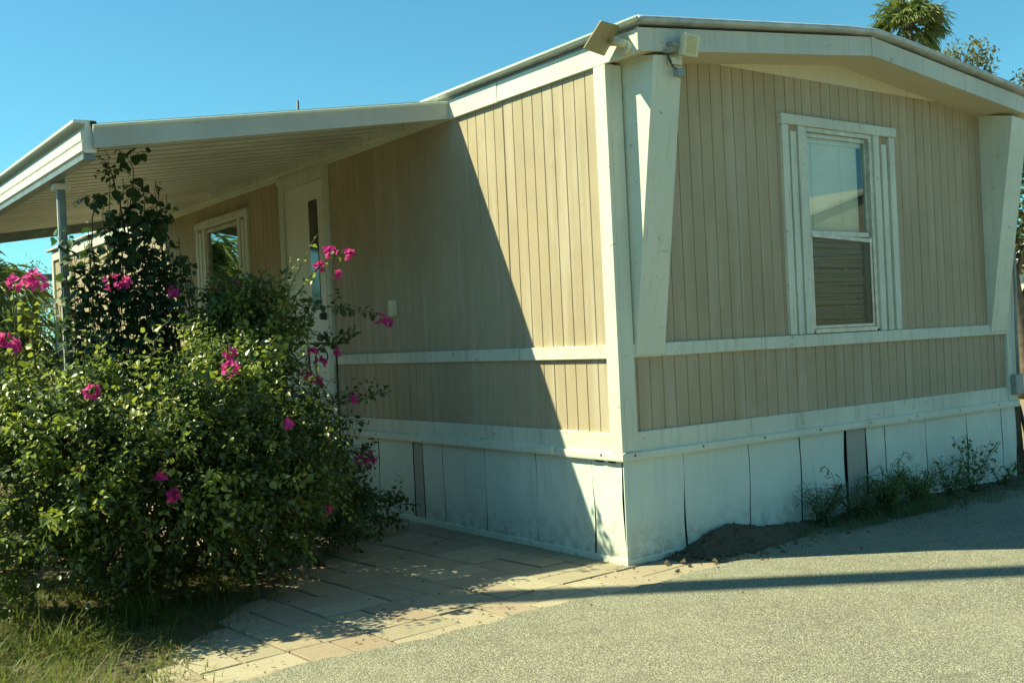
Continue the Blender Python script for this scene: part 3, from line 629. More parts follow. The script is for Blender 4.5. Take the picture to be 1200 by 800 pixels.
# ------------------------------------------------------------------ vegetation
def curve_pts(pts, n):
    pts = [np.array(p, float) for p in pts]; out = []
    P = [2*pts[0]-pts[1]] + pts + [2*pts[-1]-pts[-2]]
    segs = len(pts)-1
    for k in range(n):
        u = k/(n-1)*segs; i = min(int(u), segs-1); t = u-i; a, b, c, d = P[i:i+4]
        out.append(.5*((2*b) + (c-a)*t + (2*a-5*b+4*c-d)*t*t + (3*b-a-3*c+d)*t**3))
    return np.array(out)
class Leaves:
    def __init__(s): s.P = []; s.D = []; s.N = []; s.L = []; s.W = []
    def add(s, P, D, N, L, W):
        s.P.append(P); s.D.append(D); s.N.append(N); s.L.append(L); s.W.append(W)
    def along(s, path, spacing, size, asp=.8, droop=.35, spread=1.0, start=.1):
        seg = np.linalg.norm(np.diff(path, axis=0), axis=1); tot = seg.sum(); cum = np.concatenate([[0], np.cumsum(seg)])
        ds = np.arange(tot*start, tot, spacing)
        if len(ds) == 0: return
        P = np.stack([np.interp(ds, cum, path[:, k]) for k in range(3)], 1)
        idx = np.clip(np.searchsorted(cum, ds)-1, 0, len(seg)-1); T = nrm(np.diff(path, axis=0)[idx])
        side = nrm(np.cross(T, np.array([0, 0, 1.0])) + 1e-4); upv = np.cross(side, T)
        phi = np.arange(len(ds))*2.4 + rng.uniform(0, 6) + rng.normal(0, .4, len(ds))
        out = side*np.cos(phi)[:, None] + upv*np.sin(phi)[:, None]
        D = nrm(out*spread + T*.45 + np.array([0, 0, -droop]) + rng.normal(0, .25, (len(ds), 3)))
        N = nrm(np.array([-.25, .1, 1.0]) + rng.normal(0, .45, (len(ds), 3)))
        L = size*rng.uniform(.65, 1.15, len(ds)); tip = np.clip((tot-ds)/.06, .5, 1); L = L*tip
        s.add(P + out*.012, D, N, L, L*asp)
    def build(s, name, shape, mat, par=None):
        return leaf_mesh(name, np.concatenate(s.P), np.concatenate(s.D), np.concatenate(s.N), np.concatenate(s.L), np.concatenate(s.W), shape, mat, par)

bush = empty('bougainvillea_bush', (-1.9, 1.5, 0), 'big sprawling bougainvillea bush with magenta flowers in front of the awning', 'bush')
BL, BY = Leaves(), Leaves(); stems = MB(); tw = MB()
lobes = [  # centre, radii, twigs
    ((-2.851, 1.0, 0.679), (0.462, 0.462, 0.504), 330),
    ((-2.314, 0.88, 0.666), (0.439, 0.384, 0.483), 380),
    ((-1.807, 1.0, 0.61), (0.348, 0.385, 0.5), 330),
    ((-1.22, 1.85, 0.5), (0.36, 0.4, 0.46), 230),
    ((-0.85, 2.2, 0.36), (0.3, 0.38, 0.33), 130),
    ((-3.15, 2.0, 0.69), (0.45, 0.55, 0.528), 230),
    ((-1.511, 1.8, 1.183), (0.293, 0.352, 0.371), 200),
    ((-2.149, 1.35, 0.757), (0.4, 0.4, 0.314), 160),
    ((-2.757, 1.05, 0.839), (0.277, 0.296, 0.24), 96),
    ((-1.821, 1.12, 1.043), (0.275, 0.275, 0.248), 104),
    ((-1.966, 0.98, 0.353), (0.474, 0.303, 0.284), 210),
    ((-2.676, 1.05, 0.352), (0.493, 0.342, 0.285), 210),
    ((-1.35, 1.55, 0.25), (0.36, 0.36, 0.25), 150),
    ((-0.95, 1.95, 0.18), (0.36, 0.42, 0.22), 130),
    ((-2.1, 2.2, 0.54), (0.7, 0.5, 0.704), 200),
    ((-1.6, 2.5, 0.75), (0.45, 0.4, 0.65), 150),
    ((-1.549, 1.48, 1.414), (0.206, 0.262, 0.244), 120),
    ((-1.32, 1.9, 1.08), (0.22, 0.28, 0.26), 80),
    ((-1.62, 1.9, 1.45), (0.2, 0.25, 0.22), 70),
    ((-2.95, 1.3, 0.88), (0.25, 0.25, 0.26), 72)]
roots = [np.array((-2.5+.11*i+random.uniform(-.1, .1), 1.55+random.uniform(-.2, .35), 0)) for i in range(12)]
for ci, (c, r, n) in enumerate(lobes):
    n = int(n*1.7)
    c = np.array(c); r = np.array(r)
    for k in range(3):
        a = roots[random.randrange(12)]; tip = c + r*rdir(1)[0]*.6
        path = curve_pts([a, a*.55+tip*.45+np.array((0, 0, .18))*min(1, tip[2]), tip], 9)
        stems.tube(path, list(np.linspace(.014, .005, 9)), 6)
    n = int(n*1.1); mcl = max(5, n//11)
    d0 = rdir(mcl); d0[:, 2] = np.where(d0[:, 2] < -.5, -d0[:, 2], d0[:, 2]); r0 = rng.uniform(.22, 1.10, mcl)**.6*np.where(rng.random(mcl) < .28, 1.24, 1.0)
    pick = rng.integers(0, mcl, n); vv = d0[pick]*r0[pick][:, None] + rng.normal(0, .13, (n, 3)); rad = np.linalg.norm(vv, axis=1); d = vv/np.maximum(rad, 1e-6)[:, None]
    bright = rng.random(mcl) < ((.42 if c[2] > .6 else .25) if c[0] < -1.5 else .08)  # more pale clumps up and left paint sunlight in, beside young growth
    for q in range(n):
        p = c + r*d[q]*rad[q]
        if p[2] < .04: p[2] = .04 + rng.uniform(0, .08)
        o = nrm((d[q]*r + np.array([-.05, -.1, .35]) + rng.normal(0, .45, 3))[None])[0]
        ln = rng.uniform(.12, .26); e = p + o*ln + np.array([0, 0, -.25*ln*rng.uniform(0, 1)])
        mid = p + o*ln*.5 + np.array([0, 0, .06*ln])
        path = curve_pts([p, mid, e], 6)
        if rad[q] > .5 and q % 2 == 0: tw.tube(path, .0022, 3, False)
        yng_lit = rad[q] > .6 and bright[pick[q]] and rng.random() < .8
        (BY if yng_lit else BL).along(path, .016, rng.uniform(.029, .048), .72, .4)
# long free canes reaching out of the mass
canes = [
    ([(-1.55, 1.5, 1.3), (-1.52, 1.15, 1.58), (-1.48, 1.0, 1.78), (-1.36, 0.98, 1.97)], 0.035, 0.034, True),
    ([(-1.5, 1.2, 1.5), (-1.4, 1.1, 1.7), (-1.25, 1.1, 1.84), (-1.08, 1.1, 1.885)], 0.03, 0.032, True),
    ([(-1.5, 1.9, 1.45), (-1.15, 1.9, 1.6), (-0.8, 1.9, 1.6), (-0.45, 1.9, 1.54)], 0.018, 0.05, False),
    ([(-1.2, 1.9, 1.2), (-0.9, 1.9, 1.34), (-0.7, 1.9, 1.38), (-0.66, 1.9, 1.46)], 0.026, 0.055, False),
    ([(-1.1, 1.9, 0.85), (-0.8, 1.9, 0.98), (-0.6, 1.9, 0.98), (-0.41, 1.9, 1.04)], 0.016, 0.05, False),
    ([(-1.0, 1.9, 0.75), (-0.75, 1.9, 0.84), (-0.58, 1.9, 0.8)], 0.02, 0.05, False),
    ([(-1.0, 1.9, 0.5), (-0.65, 1.9, 0.36), (-0.4, 1.9, 0.24), (-0.22, 1.9, 0.2)], 0.016, 0.05, False),
    ([(-1.0, 2.0, 0.6), (-0.7, 1.9, 0.62), (-0.52, 1.9, 0.56)], 0.025, 0.05, False),
    ([(-0.9, 2.0, 0.3), (-0.7, 1.95, 0.22), (-0.5, 1.9, 0.12), (-0.3, 1.9, 0.06)], 0.018, 0.045, False),
    ([(-1.3, 2.0, 1.4), (-1.2, 1.9, 1.62), (-1.15, 1.9, 1.72)], 0.018, 0.05, False),
    ([(-1.5, 2.0, 1.3), (-1.58, 1.9, 1.6), (-1.6, 1.9, 1.8)], 0.022, 0.045, False),
    ([(-1.35, 1.9, 1.4), (-1.36, 1.85, 1.65), (-1.3, 1.85, 1.86)], 0.022, 0.045, False),
    ([(-2.893, 0.88, 1.209), (-2.941, 0.78, 1.487), (-2.913, 0.78, 1.691)], 0.035, 0.045, True),
    ([(-2.985, 0.88, 1.209), (-3.015, 0.78, 1.487), (-3.006, 0.78, 1.691)], 0.035, 0.045, True),
    ([(-2.151, 0.88, 1.116), (-2.113, 0.58, 1.209), (-2.022, 0.53, 1.228), (-1.939, 0.51, 1.209)], 0.022, 0.045, True),
    ([(-2.709, 0.78, 1.024), (-2.758, 0.63, 1.302), (-2.713, 0.58, 1.468)], 0.022, 0.045, True),
    ([(-1.875, 0.78, 1.116), (-1.79, 0.56, 1.357), (-1.699, 0.53, 1.394)], 0.02, 0.045, True),
    ([(-2.431, 0.78, 1.116), (-2.436, 0.58, 1.412), (-2.363, 0.55, 1.505)], 0.022, 0.04, True),
    ([(-2.061, 0.78, 0.746), (-1.975, 0.56, 0.711), (-1.847, 0.53, 0.655), (-1.699, 0.53, 0.655)], 0.018, 0.042, True),
    ([(-2.249, 0.68, 0.654), (-2.345, 0.53, 0.609), (-2.391, 0.53, 0.489)], 0.02, 0.04, True),
    ([(-2.619, 0.68, 0.654), (-2.53, 0.5, 0.517), (-2.549, 0.48, 0.287)], 0.02, 0.04, True),
    ([(-1.282, 1.83, 0.511), (-1.092, 1.764, 0.779), (-0.902, 1.698, 0.774)], 0.02, 0.048, False),
    ([(-1.436, 1.919, 0.618), (-1.097, 1.782, 0.69), (-0.758, 1.644, 0.469)], 0.02, 0.048, False),
    ([(-1.356, 1.666, 0.624), (-1.156, 1.686, 0.745), (-0.957, 1.705, 0.745)], 0.02, 0.048, False),
    ([(-1.218, 1.623, 1.329), (-1.095, 1.743, 1.506), (-0.972, 1.862, 1.559)], 0.02, 0.048, False),
    ([(-2.359, 1.09, 0.885), (-2.402, 1.06, 1.005), (-2.303, 0.99, 1.084)], 0.022, 0.042, False),
    ([(-2.548, 0.929, 1.047), (-2.559, 0.899, 1.232), (-2.627, 0.87, 1.355)], 0.022, 0.042, True),
    ([(-1.717, 1.173, 0.934), (-1.667, 1.143, 1.05), (-1.857, 1.124, 1.128)], 0.022, 0.042, True),
    ([(-1.702, 0.978, 0.996), (-1.686, 0.948, 1.241), (-1.616, 0.968, 1.404)], 0.022, 0.042, False),
    ([(-2.207, 0.99, 1.019), (-2.212, 0.96, 1.169), (-2.057, 0.904, 1.27)], 0.022, 0.042, True),
    ([(-1.53, 1.172, 0.948), (-1.533, 1.142, 1.161), (-1.593, 1.132, 1.303)], 0.022, 0.042, True),
    ([(-2.567, 1.126, 1.048), (-2.552, 1.096, 1.294), (-2.567, 1.092, 1.458)], 0.022, 0.042, False),
    ([(-2.639, 1.063, 1.006), (-2.655, 1.033, 1.239), (-2.553, 0.986, 1.395)], 0.022, 0.042, True),
    ([(-1.882, 1.298, 1.002), (-1.857, 1.268, 1.162), (-1.947, 1.25, 1.269)], 0.022, 0.042, True),
    ([(-1.788, 1.315, 0.909), (-1.77, 1.285, 1.153), (-1.764, 1.313, 1.316)], 0.022, 0.042, False),
    ([(-2.066, 1.05, 0.984), (-2.028, 1.02, 1.159), (-2.022, 0.971, 1.275)], 0.022, 0.042, True),
    ([(-2.315, 1.286, 0.998), (-2.333, 1.256, 1.225), (-2.212, 1.199, 1.376)], 0.022, 0.042, True),
    ([(-1.89, 1.486, 1.041), (-1.886, 1.456, 1.224), (-1.99, 1.402, 1.346)], 0.022, 0.042, False),
    ([(-1.578, 1.186, 0.988), (-1.551, 1.156, 1.2), (-1.677, 1.108, 1.341)], 0.022, 0.042, True),
    ([(-2.024, 1.299, 0.934), (-1.991, 1.269, 1.132), (-1.983, 1.227, 1.264)], 0.022, 0.042, True),
    ([(-2.715, 0.996, 0.938), (-2.749, 0.966, 1.14), (-2.66, 0.933, 1.274)], 0.022, 0.042, False),
    ([(-2.65, 0.945, 0.657), (-2.59, 0.745, 0.717), (-2.642, 0.655, 0.612)], 0.019, 0.042, True),
    ([(-2.319, 0.939, 0.468), (-2.259, 0.739, 0.528), (-2.314, 0.649, 0.364)], 0.019, 0.042, False),
    ([(-2.244, 1.018, 0.748), (-2.184, 0.818, 0.808), (-2.21, 0.728, 0.565)], 0.019, 0.042, True),
    ([(-2.699, 0.956, 0.613), (-2.639, 0.756, 0.673), (-2.642, 0.666, 0.573)], 0.019, 0.042, False),
    ([(-1.702, 0.907, 0.593), (-1.642, 0.707, 0.653), (-1.616, 0.617, 0.556)], 0.019, 0.042, True),
    ([(-2.046, 1.016, 0.571), (-1.986, 0.816, 0.631), (-1.912, 0.726, 0.403)], 0.019, 0.042, False),
    ([(-2.197, 1.028, 0.878), (-2.137, 0.828, 0.938), (-2.145, 0.738, 0.833)], 0.019, 0.042, True),
    ([(-1.985, 1.091, 0.717), (-1.925, 0.891, 0.777), (-1.849, 0.801, 0.587)], 0.019, 0.042, False),
    ([(-2.279, 0.9, 0.931), (-2.219, 0.7, 0.991), (-2.264, 0.61, 0.809)], 0.019, 0.042, True),
    ([(-1.962, 1.026, 0.441), (-1.902, 0.826, 0.501), (-1.837, 0.736, 0.354)], 0.019, 0.042, False),
    ([(-2.182, 0.958, 0.497), (-2.122, 0.758, 0.557), (-2.046, 0.668, 0.409)], 0.019, 0.042, True),
    ([(-1.547, 1.019, 0.944), (-1.487, 0.819, 1.004), (-1.51, 0.729, 0.747)], 0.019, 0.042, False),
    ([(-2.104, 0.964, 0.62), (-2.044, 0.764, 0.68), (-1.967, 0.674, 0.512)], 0.019, 0.042, True),
    ([(-2.356, 0.924, 0.66), (-2.296, 0.724, 0.72), (-2.269, 0.634, 0.56)], 0.019, 0.042, False)]
CL = Leaves(); CY = Leaves()
for pts, sp_, sz, yng_lit in canes:
    path = curve_pts(pts, 22) + rng.normal(0, .004, (22, 3)); tw.tube(path, list(np.linspace(.0055, .002, 22)), 5)
    (CY if yng_lit else CL).along(path, sp_, sz, .8, .3, start=.05)
    for k in range(5 if not yng_lit else 2):
        b = path[rng.integers(4, 18)]; e = b + nrm(rng.normal(0, 1, (1, 3)) + np.array([[.1, -.1, .4]]))[0]*rng.uniform(.08, .2); (CY if yng_lit else CL).along(curve_pts([b, (b+e)/2+np.array((0, 0, .02)), e], 6), .02, sz*.9, .8, .3)
stems.build('stem', STEM, bush, 0, True); tw.build('twig', GREENSTEM, bush)
BL.build('foliage', HEART, LEAF, bush); BY.build('young_sunlit_foliage', HEART, LEAFY, bush)
CL.build('foliage', HEART, LEAF, bush); CY.build('young_sunlit_foliage', HEART, LEAFY, bush)
def flower_cluster(c, rad, n, par):
    c = np.array(c); P, D, N, L = [], [], [], []
    for k in range(n):
        o = rdir(1)[0]; p = c + o*rad*.8*rng.uniform(.2, 1)**.6; ax = nrm((o + np.array([0, -.3, .2]))[None])[0]
        s1 = nrm(np.cross(ax, rdir(1)[0])[None])[0]; s2 = np.cross(ax, s1)
        for t in range(3):
            a = t*2.094 + rng.uniform(-.2, .2); d = s1*math.cos(a) + s2*math.sin(a) + ax*.75
            P.append(p); D.append(d); N.append(ax - d*.2); L.append(rng.uniform(.026, .036))
    L = np.array(L); return leaf_mesh('flower_cluster', P, D, N, L, L*.8, HEART, BRACT, par)
for c, r_, n in [
    ((-3.002, 0.76, 1.698), 0.035, 7),
    ((-2.913, 0.76, 1.705), 0.05, 14),
    ((-3.037, 0.73, 1.404), 0.035, 8),
    ((-3.071, 0.73, 1.431), 0.03, 8),
    ((-2.747, 0.53, 1.182), 0.035, 8),
    ((-2.108, 0.48, 1.251), 0.04, 10),
    ((-2.42, 0.48, 0.666), 0.025, 8),
    ((-1.237, 1.08, 1.888), 0.04, 10),
    ((-1.12, 1.08, 1.872), 0.03, 7),
    ((-1.3, 1.1, 1.8), 0.025, 8),
    ((-1.19, 1.1, 1.76), 0.02, 6),
    ((-2.253, 1.9, 1.776), 0.05, 9),
    ((-2.17, 1.9, 1.77), 0.03, 8),
    ((-1.877, 1.9, 1.722), 0.035, 7),
    ((-1.591, 1.88, 1.73), 0.05, 12),
    ((-1.5, 1.88, 1.74), 0.035, 6),
    ((-1.089, 1.75, 1.157), 0.05, 14),
    ((-1.02, 1.78, 1.11), 0.045, 10),
    ((-0.95, 1.85, 1.234), 0.03, 6),
    ((-0.465, 1.9, 1.52), 0.04, 7),
    ((-0.4, 1.9, 1.49), 0.03, 8),
    ((-0.616, 1.86, 0.561), 0.045, 12),
    ((-0.7, 1.86, 0.56), 0.035, 6),
    ((-0.842, 1.8, 0.52), 0.04, 7),
    ((-1.3, 1.55, 0.925), 0.03, 6),
    ((-2.45, 0.55, 0.75), 0.022, 6),
    ((-1.75, 0.62, 0.95), 0.022, 6),
    ((-2.05, 0.62, 1.32), 0.022, 6),
    ((-1.2, 1.45, 1.3), 0.022, 6),
    ((-1.05, 1.6, 0.8), 0.022, 6),
    ((-0.9, 1.7, 1.3), 0.022, 6),
    ((-2.75, 0.8, 0.8), 0.022, 6),
    ((-1.5, 0.75, 0.45), 0.022, 6),
    ((-0.78, 1.72, 0.98), 0.022, 6)]:
    flower_cluster(c, r_, n, bush)

# climbing vine with big heart leaves round the post
vine = empty('climbing_vine', (-2.1, 2.35, 0), 'tall leafy vine with large dark heart-shaped leaves climbing beside the awning post', 'climbing plant')
VL = Leaves(); VS = MB()
shoots = [([(-2.05, 2.4, .6), (-1.98, 2.35, 1.5), (-2.02, 2.3, 2.1), (-1.97, 2.3, 2.45), (-1.99, 2.3, 2.63)], .045, .085), ([(-2.15, 2.4, .6), (-2.2, 2.35, 1.5), (-2.24, 2.3, 2.0), (-2.22, 2.3, 2.3), (-2.16, 2.3, 2.26)], .055, .06),
          ([(-1.9, 2.4, .6), (-1.85, 2.35, 1.5), (-1.8, 2.3, 2.1), (-1.83, 2.3, 2.45)], .05, .07), ([(-1.95, 2.4, .6), (-1.78, 2.35, 1.4), (-1.70, 2.3, 1.8), (-1.72, 2.3, 1.95)], .05, .07), ([(-2.0, 2.35, 2.0), (-2.08, 2.3, 2.35), (-2.12, 2.3, 2.52), (-2.15, 2.3, 2.45)], .05, .05),
          ([(-2.3, 2.4, .6), (-2.36, 2.45, 1.3), (-2.40, 2.45, 1.7), (-2.34, 2.45, 2.0)], .05, .06), ([(-1.9, 2.35, 1.2), (-1.9, 2.3, 1.7), (-1.92, 2.3, 2.1), (-1.85, 2.3, 2.3)], .045, .075)]
for k in range(44):
    x = random.uniform(-2.45, -1.55); h = random.uniform(1.5, 2.15); shoots.append(([(x, 2.4, .5), (x+random.uniform(-.08, .08), 2.35, h*.6), (x+random.uniform(-.1, .1), 2.32, h)], .044, .066))
for k in range(11):
    x = random.uniform(-2.2, -1.74); h = random.uniform(2.15, 2.55); shoots.append(([(x, 2.4, .6), (x+random.uniform(-.05, .05), 2.35, h*.65), (x+random.uniform(-.07, .07), 2.3, h)], .042, .08))
for pts, sp_, sz in shoots:
    path = curve_pts(pts, 26) + rng.normal(0, .004, (26, 3)); VS.tube(path, list(np.linspace(.007, .002, 26)), 5); VL.along(path, sp_, sz, .92, .75, .9, .3)
    for k in range(4):
        b = path[rng.integers(10, 25)]; e = b + np.array((rng.uniform(-.14, .14), rng.uniform(-.12, .05), rng.uniform(-.03, .12))); pth = curve_pts([b, (b+e)/2+np.array((0, 0, .03)), e], 6); VS.tube(pth, .002, 4); VL.along(pth, .035, sz, .92, .8, .9)
VS.build('stem', STEM, vine, 0, True); VL.build('foliage', HEART, LEAFD, vine)

# grass: one mass of curved blades
def blades(name, P, h, w, lean, mat):
    n = len(P); a = rng.uniform(0, 2*np.pi, n); D = np.stack([np.cos(a), np.sin(a), np.zeros(n)], 1); S = np.stack([-np.sin(a), np.cos(a), np.zeros(n)], 1)
    ts = np.array([0, .35, .7, 1.0]); ws = np.array([1, .85, .5, .05]); V = np.zeros((n, 8, 3))
    for k, (t, ww) in enumerate(zip(ts, ws)):
        c = P + D*(lean*h*t**2)[:, None] + np.stack([np.zeros(n), np.zeros(n), h*(t - .35*lean*t*t)], 1)
        V[:, 2*k] = c - S*(w*ww/2)[:, None]; V[:, 2*k+1] = c + S*(w*ww/2)[:, None]
    me = bpy.data.meshes.new(name); f = np.array([[0, 1, 3, 2], [2, 3, 5, 4], [4, 5, 7, 6]]); LI = (np.arange(n)[:, None, None]*8 + f[None]).ravel()
    me.vertices.add(n*8); me.vertices.foreach_set('co', V.ravel()); me.loops.add(len(LI)); me.loops.foreach_set('vertex_index', LI.astype(np.int32))
    me.polygons.add(n*3); me.polygons.foreach_set('loop_start', (np.arange(n*3)*4).astype(np.int32)); me.update(calc_edges=True)
    return link(name, me, mat)
n = 26000; X = rng.uniform(-4.6, -1.35, n); Y = rng.uniform(-.35, 2.2, n); lim = np.where(Y < .05, -2.62, np.minimum(-1.5, -2.62 + (Y-.05)*1.0)) + rng.normal(0, .10, n)
cl = np.sin(X*9+Y*4)*np.sin(Y*11-X*3) + rng.normal(0, .5, n)
keep = (X < lim) & (cl > -.75); X, Y = X[keep], Y[keep]; edge_f = np.clip((lim[keep]-X)*2.2, .35, 1)
h = rng.uniform(.05, .17, len(X))*(1+1.1*np.clip(np.sin(X*7.3+1)*np.sin(Y*8.1+X*2), 0, 1))*edge_f*np.where(Y > 1.1, .7, 1); tag(blades('grass', np.stack([X, Y, np.full(len(X), .0)], 1), h, rng.uniform(.003, .007, len(X)), rng.uniform(.2, 1.9, len(X)), GRASS), 'tufts of long green grass at the foot of the bush beside the pavers', 'grass', None, 'stuff')
n = 7500; X = np.concatenate([rng.uniform(1.2, 5.6, 4000), rng.normal(2.3, .55, 3500)]); Y = -rng.uniform(.03, .36, n); Y = np.where(X > 3.0, Y*1.4, Y); kk = (X > 1.15) & (np.sin(X*13)*np.sin(Y*17+X*5) > -.7); X, Y = X[kk], Y[kk]; n = len(X)
h = rng.uniform(.02, .10, n) + .10*np.exp(-((X-2.4)/.5)**2)*rng.uniform(0, 1, n); tag(blades('weed_strip', np.stack([X, Y, np.full(n, .0)], 1), h, rng.uniform(.002, .005, n), rng.uniform(.2, 1.4, n), WEEDD), 'low ragged weeds along the foot of the front skirting', 'weeds', None, 'stuff')
# individual weeds by the front skirting
def weed(x, y, hh, ns, size, asp, mat, label, spread=.5, shape=LANCE, sp_=.02, droop=.1, extra=None):
    hh *= 1.2
    w = empty('weed', (x, y, 0), label, 'weed', 'weeds by the front skirting'); L_ = Leaves(); S_ = MB()
    for k in range(ns):
        a = random.uniform(0, 6.28); e = np.array((x + math.cos(a)*spread*hh*random.uniform(.3, 1), min(y + math.sin(a)*spread*hh*.7, -.03), hh*random.uniform(.55, 1)))
        b = np.array((x + random.uniform(-.04, .04), y + random.uniform(-.03, .02), 0)); path = curve_pts([b, b*.5+e*.5+np.array((0, 0, hh*.12)), e], 10)
        S_.tube(path, .002, 4, False); L_.along(path, sp_, size, asp, droop, .9, .1)
    for pts in (extra or []):
        path = curve_pts(pts, 16); S_.tube(path, .0022, 4, False); L_.along(path, sp_*1.3, size, asp, .9, .7, .55)
    S_.build('stem', GREENSTEM, w); L_.build('foliage', shape, mat, w)
weed(1.60, -.12, .27, 34, .05, .2, WEEDD, 'dark curly weed nearest the soil heap, left of the vent strip', .7, extra=[[(1.7, -.12, .1), (1.72, -.14, .30), (1.62, -.16, .40), (1.55, -.17, .41)]])
weed(1.93, -.14, .24, 30, .05, .2, WEEDD, 'dark low weed just left of the perforated vent strip', .7)
weed(2.25, -.15, .28, 46, .065, .14, WEEDM, 'pale green grassy weed in front of the perforated vent strip', .6)
weed(2.62, -.16, .26, 44, .065, .14, WEEDM, 'pale green grassy weed with a drooping seed stalk, right of the vent strip', .6, extra=[[(2.45, -.15, .1), (2.42, -.15, .30), (2.5, -.16, .41), (2.58, -.17, .36)], [(2.4, -.15, .1), (2.34, -.15, .28), (2.40, -.16, .38), (2.47, -.17, .33)]])
weed(3.05, -.14, .26, 18, .04, .75, WEEDD, 'dark round-leaved weed in the middle of the front verge', .75, HEART, .026, extra=[])
weed(3.38, -.14, .36, 14, .04, .75, WEEDD, 'tallest dark round-leaved weed with thin spindly stalks', .7, HEART, .032, extra=[[(3.3, -.14, .2), (3.22, -.14, .36), (3.12, -.14, .47)], [(3.3, -.14, .2), (3.35, -.14, .36), (3.30, -.14, .46)]])
weed(3.80, -.15, .22, 12, .035, .6, WEEDD, 'small dark weed nearest the far corner of the skirting', .8, HEART, .03)
weed(2.75, -.42, .16, 5, .03, .15, WEEDM, 'thin yellowish grass clump standing out on the asphalt edge', .4)
# dry leaf litter
n = 260; X = np.concatenate([rng.uniform(-2.4, .3, 150), rng.uniform(-2.5, 4, 110)]); Y = np.concatenate([rng.uniform(-.35, 2.3, 150), rng.uniform(-2.6, -.2, 110)])
k_ = (X < -.03) | (Y < -.05); X, Y = X[k_], Y[k_]; n = len(X)
o = leaf_mesh('leaf_litter', np.stack([X, Y, np.full(n, .017)], 1), np.stack([rng.normal(size=n), rng.normal(size=n), rng.normal(0, .15, n)], 1), np.tile([0, 0, 1.], (n, 1)) + rng.normal(0, .25, (n, 3)), rng.uniform(.012, .035, n), rng.uniform(.008, .02, n), CARD, DEADL)
tag(o, 'dry leaf litter scattered over pavers and asphalt', 'litter', None, 'stuff')
mb = MB(); rs = random.Random(9)
for k in range(520):
    x, y = (rs.uniform(-2, 1.2), rs.uniform(-.75, .2)) if k < 90 else (rs.uniform(-3, 3), rs.uniform(-3, -.3))
    if y > -.03 and x > -.04: continue
    r = rs.uniform(.003, .009); p = [Vector((rs.gauss(0, 1), rs.gauss(0, 1), rs.gauss(0, .7))).normalized()*r*rs.uniform(.7, 1.2) for _ in range(6)]
    z = .012 if y > -.4 else .003; B = [(x+r, y, z), (x, y+r*.8, z), (x-r, y, z), (x, y-r, z), (x+p[0].x*.4, y+p[0].y*.4, z+r), (x, y, z-r)]
    mb.add(B, [(0, 1, 4), (1, 2, 4), (2, 3, 4), (3, 0, 4), (1, 0, 5), (2, 1, 5), (3, 2, 5), (0, 3, 5)])
tag(mb.build('gravel', CONC), 'loose gravel crumbs along the paver and asphalt edge', 'gravel', None, 'stuff')

# ------------------------------------------------------------------ trees
def tree(name, label, cat, base, h, tr, lobes, nl, size, mat, asp=.5, group=None, lean=(0, 0), shape=CARD, limbs=8):
    t = empty(name, base, label, cat, group); b = np.array(base, float); topp = b + np.array((lean[0], lean[1], h)); S_ = MB()
    path = curve_pts([b, b*.6+topp*.4+np.array((lean[0]*-.15, 0, 0)), topp], 10); S_.tube(path, list(np.linspace(tr, tr*.5, 10)), 10)
    L_ = Leaves()
    for c, r, n in lobes:
        c = b + np.array(c); r = np.array(r)
        for k in range(max(2, limbs)):
            e = c + r*rdir(1)[0]*.7; a = path[rng.integers(5, 10)]; S_.tube(curve_pts([a, a*.5+e*.5+np.array((0, 0, .1)), e], 7), list(np.linspace(tr*.32, tr*.05, 7)), 5)
        m = max(4, int(n/22)); cc = c + r*(rdir(m)*(rng.uniform(.2, 1, (m, 1))**.5)); k = rng.integers(0, m, n)
        P = cc[k] + rng.normal(0, 1, (n, 3))*np.minimum(r, .5)*.20; D = rdir(n) + np.array([0, 0, -.25])
        L_.add(P, D, rdir(n) + np.array([0, 0, .8]), size*rng.uniform(.6, 1.2, n), size*asp*rng.uniform(.7, 1.1, n))
    S_.build('trunk', BARK, t, 0, True); L_.build('crown', shape, mat, t); return t
def fan_palm(name, label, base, h, tr, R, nf, mat, lo=-.6, group=None):
    t = empty(name, base, label, 'palm tree', group); b = np.array(base, float); MB().tube([b, b+np.array((.1, .05, h*.5)), b+np.array((.0, .1, h))], [tr*1.2, tr, tr], 10).build('trunk', BARK, t, 0, True)
    c = b + np.array((0, .1, h)); P, D, N, L, Wd = [], [], [], [], []; S_ = MB()
    for k in range(nf):
        el = rng.uniform(lo, 1.3); a = rng.uniform(0, 6.28); d = np.array((math.cos(a)*math.cos(el), math.sin(a)*math.cos(el), math.sin(el))); pl = R*rng.uniform(.42, .62)
        hub = c + d*pl + np.array((0, 0, -.10*R)); S_.tube(curve_pts([c, c+d*pl*.5+np.array((0, 0, .03*R)), hub], 5), .016*R, 4)
        s_ = nrm(np.cross(d, np.array([0, 0, 1.]))[None])[0]; u = np.cross(s_, d); ro = rng.uniform(-1.1, 1.1); s_, u = s_*math.cos(ro) + u*math.sin(ro), u*math.cos(ro) - s_*math.sin(ro); d2 = nrm((d - np.array([0, 0, .35]))[None])[0]
        for j in range(38):
            th = (j/37-.5)*3.6; q = d2*math.cos(th)*.95 + s_*math.sin(th) - np.array([0, 0, .12+.15*abs(math.sin(th))]); Lj = R*.55*rng.uniform(.8, 1.08)*(1-.22*abs(th)/2)
            m = hub + nrm(q[None])[0]*Lj*.62
            P += [hub, m]; D += [q, q + np.array([0, 0, -1.0*rng.uniform(.3, 1.6)])]; N += [u + rng.normal(0, .35, 3)]*2; L += [Lj*.68, Lj*.5]; Wd += [R*.036, R*.022]
    S_.build('frond_stalk', GREENSTEM, t); leaf_mesh('crown', P, D, N, L, Wd, CARD, mat, t); return t
fan_palm('palm_tree', 'tall fan palm showing its crown above the roof ridge', (32.2, 18.4, 0), 12.5, .2, 1.6, 44, PALMM, -.75)
